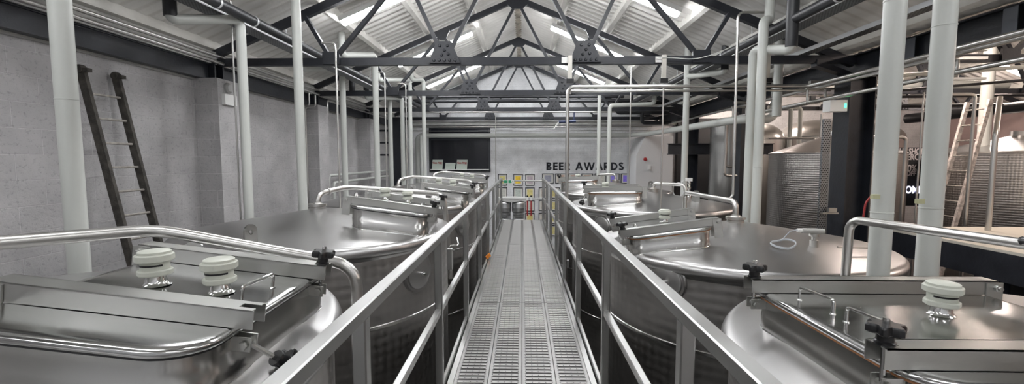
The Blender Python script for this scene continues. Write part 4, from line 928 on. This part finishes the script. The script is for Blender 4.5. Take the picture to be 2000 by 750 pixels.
gb.location = (4.9, 11.3, ZC+.15); gb['_o'] = (4.9, 11.3, ZC+.15)
MB().box((3.75,11.32,ZC+.14),(6.4,11.34,ZC+.38)).build('web','paint',gb)
for z in (.12,.38): MB().box((3.75,11.25,ZC+z),(6.4,11.41,ZC+z+.02)).build('flange','paint',gb)
# bar cabin with cream top
cbn = thing('serving_cabin', (6.6, 3.4, 0), 'black sided cabin with a cream flat roof in the next hall', 'cabin'); zt = ZC-.90
CX0, CX1, CY0, CY1 = 4.78, 9.2, .5, 5.9
MB().box((CX0,CY0,zt-.03),(CX1,CY1,zt)).build('roof_panel','counter',cbn)
m = MB(); m.box((CX0,CY0,zt-.32),(CX0+.05,CY1,zt-.03)); m.box((CX0,CY1-.05,zt-.32),(CX1,CY1,zt-.03)); m.box((CX1-.05,CY0,zt-.32),(CX1,CY1,zt-.03)); m.box((CX0,CY0,zt-.32),(CX1,CY0+.05,zt-.03)); m.build('fascia','paint',cbn)
for y in (CY0+.02, 1.8, 3.1, 4.4, CY1-.14): MB().box((CX0,y,0),(CX0+.12,y+.12,zt-.32)).build('post','paint',cbn)
MB().box((CX0+1.2,CY0+.1,0),(CX0+1.25,CY1-.1,zt-.35)).build('back_panel','dark',cbn)
shs = []
for k, z in enumerate((1.3, 1.8, 2.3)):
    MB().box((CX0+.25,CY0+.2,z),(CX0+.6,CY1-.2,z+.03)).build('shelf','dark',cbn)
cl = [(.35,.22,.08),(.30,.30,.22),(.05,.16,.18),(.45,.36,.15),(.30,.08,.05),(.12,.14,.16)]
cm = [mat('bottle_glass_%d' % k, c, .25) for k, c in enumerate(cl)]
cn = ('amber','olive','teal','golden','dark red','slate')
n_ = 0
for z in (2.33, 1.83):
    for k in range(16):
        y = 1.6+.25*k+random.uniform(-.05,.05); x = CX0+.42; q = (k*5+int(z*10)) % 6
        b = MB().lathe([(.035,0),(.035,.14),(.014,.19),(.013,.24),(0,.241)], (x,y,z), 12).build('bottle', cm[q], None, origin=(x,y,z))
        tag(b, cn[q]+' bottle on the %s shelf inside the black cabin' % ('upper' if z > 2 else 'lower'), 'bottle', cn[q]+' bottles on the '+('upper' if z > 2 else 'lower')+' cabin shelf')
# promo banner
bn = thing('shop_banner', (9.6,12.9,0), 'black banner board with white shop lettering hanging at the back of the next hall', 'banner')
YBn = 12.0; a = at(1752,288,Y=YBn); b = at(1800,402,Y=YBn); ax_ = a.x-.75
MB().box((ax_, YBn, b.z), (b.x, YBn+.03, a.z)).build('board','dark',bn)
M['signwhite'] = emis('lit_lettering', (.8,.8,1), 1.2); M['signgrey'] = mat('grey_lettering', (.45,.42,.42), .6)
for tx, px, py, sz, mm, sx in (('T OUR SHOP',1770,301,.22,'signgrey',.72),('R-MERCH',1776,312,.22,'signgrey',.85),('10%',1777,335,.26,'signgrey',.8),('OFF',1779,343,.17,'signgrey',.9),('E-HOME',1772,377,.27,'signwhite',.8)):
    p = at(px, py, Y=YBn-.01); text_mesh('printed_words', tx, sz, mm, p, RFRONT, bn, .006, .002, sx)
for x in (ax_+.05, b.x-.05): MB().tube([(x,YBn+.015,a.z),(x,YBn+.015,rline(x))], .006, seg=6).build('hanging_wire','dark',bn)
# pipes of the next hall
GH = None
def hp(pts, r, m, label, fil=.06): P = [Vector(p) for p in pts]; t = thing('hall_pipe', P[0], label, 'pipe'); MB().tube(P, r, fil=fil, seg=12).build('pipe_run', m, t)
hp([at(1500,166,Y=8.9), at(1965,166,Y=8.9)], .09, 'pvc', 'thick white pipe crossing the next hall below its roof')
hp([at(1690,152,Y=6.6), at(2060,127,Y=6.6)], .03, 'pvc', 'slanting white conduit at upper right of the next hall')
hp([at(1690,182,Y=6.6), at(2080,150,Y=6.6)], .02, 'blackpipe', 'thin black slanting cable run at upper right')
hp([at(1770,232,Y=11.5), at(2080,200,Y=9.0)], .12, 'blackpipe', 'fat dark duct sloping across the next hall')
hp([at(1690,190,Y=9.5), at(2000,186,Y=9.5)], .03, 'blackpipe', 'dark straight pipe below the thick white pipe')
hp([at(1690,208,Y=9.8), at(2080,204,Y=9.8)], .04, 'blackpipe', 'dark straight pipe farther below the thick white pipe')
hp([(at(1905,184,Y=6.3).x, 6.3, 0), at(1905,184,Y=6.3), at(1830,184,Y=6.3), (at(1830,184,Y=6.3).x,6.3,rline(at(1830,184,Y=6.3).x)+.1)], .022, 'tube', 'hooked steel tube above the pale ladder')
hp([(at(1928,180,Y=7.6).x,7.6,ZC+.2), (at(1928,180,Y=7.6).x,7.6,rline(at(1928,180,Y=7.6).x)+.1)], .085, 'pvc', 'short fat white pipe rising from the right edge tank')
hp([(at(1695,175,Y=6.4).x,6.4,0), at(1695,175,Y=6.4)], .028, 'tube', 'bright upright tube just right of the thick black column')
hp([at(1640,161,Y=6.2), at(1720,161,Y=6.2)], .02, 'tube', 'short bright tube crossing in front of the thick column top')
hp([(at(1770,275,Y=7.0).x,7.0,.0), at(1770,268,Y=7.0), at(1700,268,Y=7.0)], .025, 'tube', 'hooked steel tube between the two big white pipes')
hp([(at(1803,180,Y=6.5).x,6.5,0), at(1805,180,Y=6.5)], .012, 'tube', 'thin upright conduit left of the second big white pipe')
hp([(at(1945,260,Y=5.6).x,5.6,zt), at(1945,258,Y=5.6), at(1953,190,Y=5.8)], .03, 'tube', 'steel tube standing on the cream roof with a union on top')
hp([at(1500,270,Y=10.6), at(1592,270,Y=10.6), (at(1592,270,Y=10.6).x,10.6,0)], .025, 'tube', 'horizontal steel tube above the dimpled tank')
for k,(px,tp,yy) in enumerate(((1545,210,10.9),(1564,210,11.25))):
    hp([(at(px,tp,Y=yy).x,yy,0), at(px,tp,Y=yy), (at(px-45,tp,Y=yy).x,yy,at(px,tp,Y=yy).z)], .05, 'ledgepipe' if False else 'pvc', ('left','right')[k]+' one of two grey elbowed pipes above the dimpled tank', .09)
hp([at(1500,188,Y=9.3), at(1760,188,Y=9.3), (at(1760,188,Y=9.3).x, 9.3, rline(at(1760,188,Y=9.3).x)+.1)], .02, 'tube', 'thin steel tube crossing above the domed tanks')
hp([(at(1520,150,Y=6.4).x,6.4,at(1520,230,Y=6.4).z+.02), (at(1520,150,Y=6.4).x,6.4,roofz(3.76))], .06, 'pvc', 'short white pipe stub right of the middle pair')
hp([(at(1605,222,Y=8.6).x,8.6,ZC+.3), at(1605,222,Y=8.6)], .02, 'tube', 'short upright tube left of the thick column')

# small things on and beside the big white pipes at the right
for px, py, Y, nm in ((1709,384,2.69,'left'),(1796,393,2.69,'right')):
    a = at(px, py, Y=Y); t = MB().box((a.x-.02, Y-.012, a.z-.014), (a.x+.022, Y+.012, a.z+.014)).build('pipe_tag', mat('yellowed_tag_'+nm, (.42,.42,.26), .6))
    tag(t, 'small yellowed tag clipped on the %s one of the two big white pipes' % nm, 'tag')
a = at(1692, 385, Y=2.9); m = MB(); m.tube([(a.x+.07,2.84,a.z-.1),(a.x+.06,2.84,a.z+.0),(a.x,2.84,a.z+.03),(a.x-.05,2.84,a.z-.03),(a.x-.06,2.84,a.z-.16)], .006, fil=.03, seg=8)
tag(m.build('red_hose', 'red'), 'thin red hose looped behind the left big white pipe', 'hose')
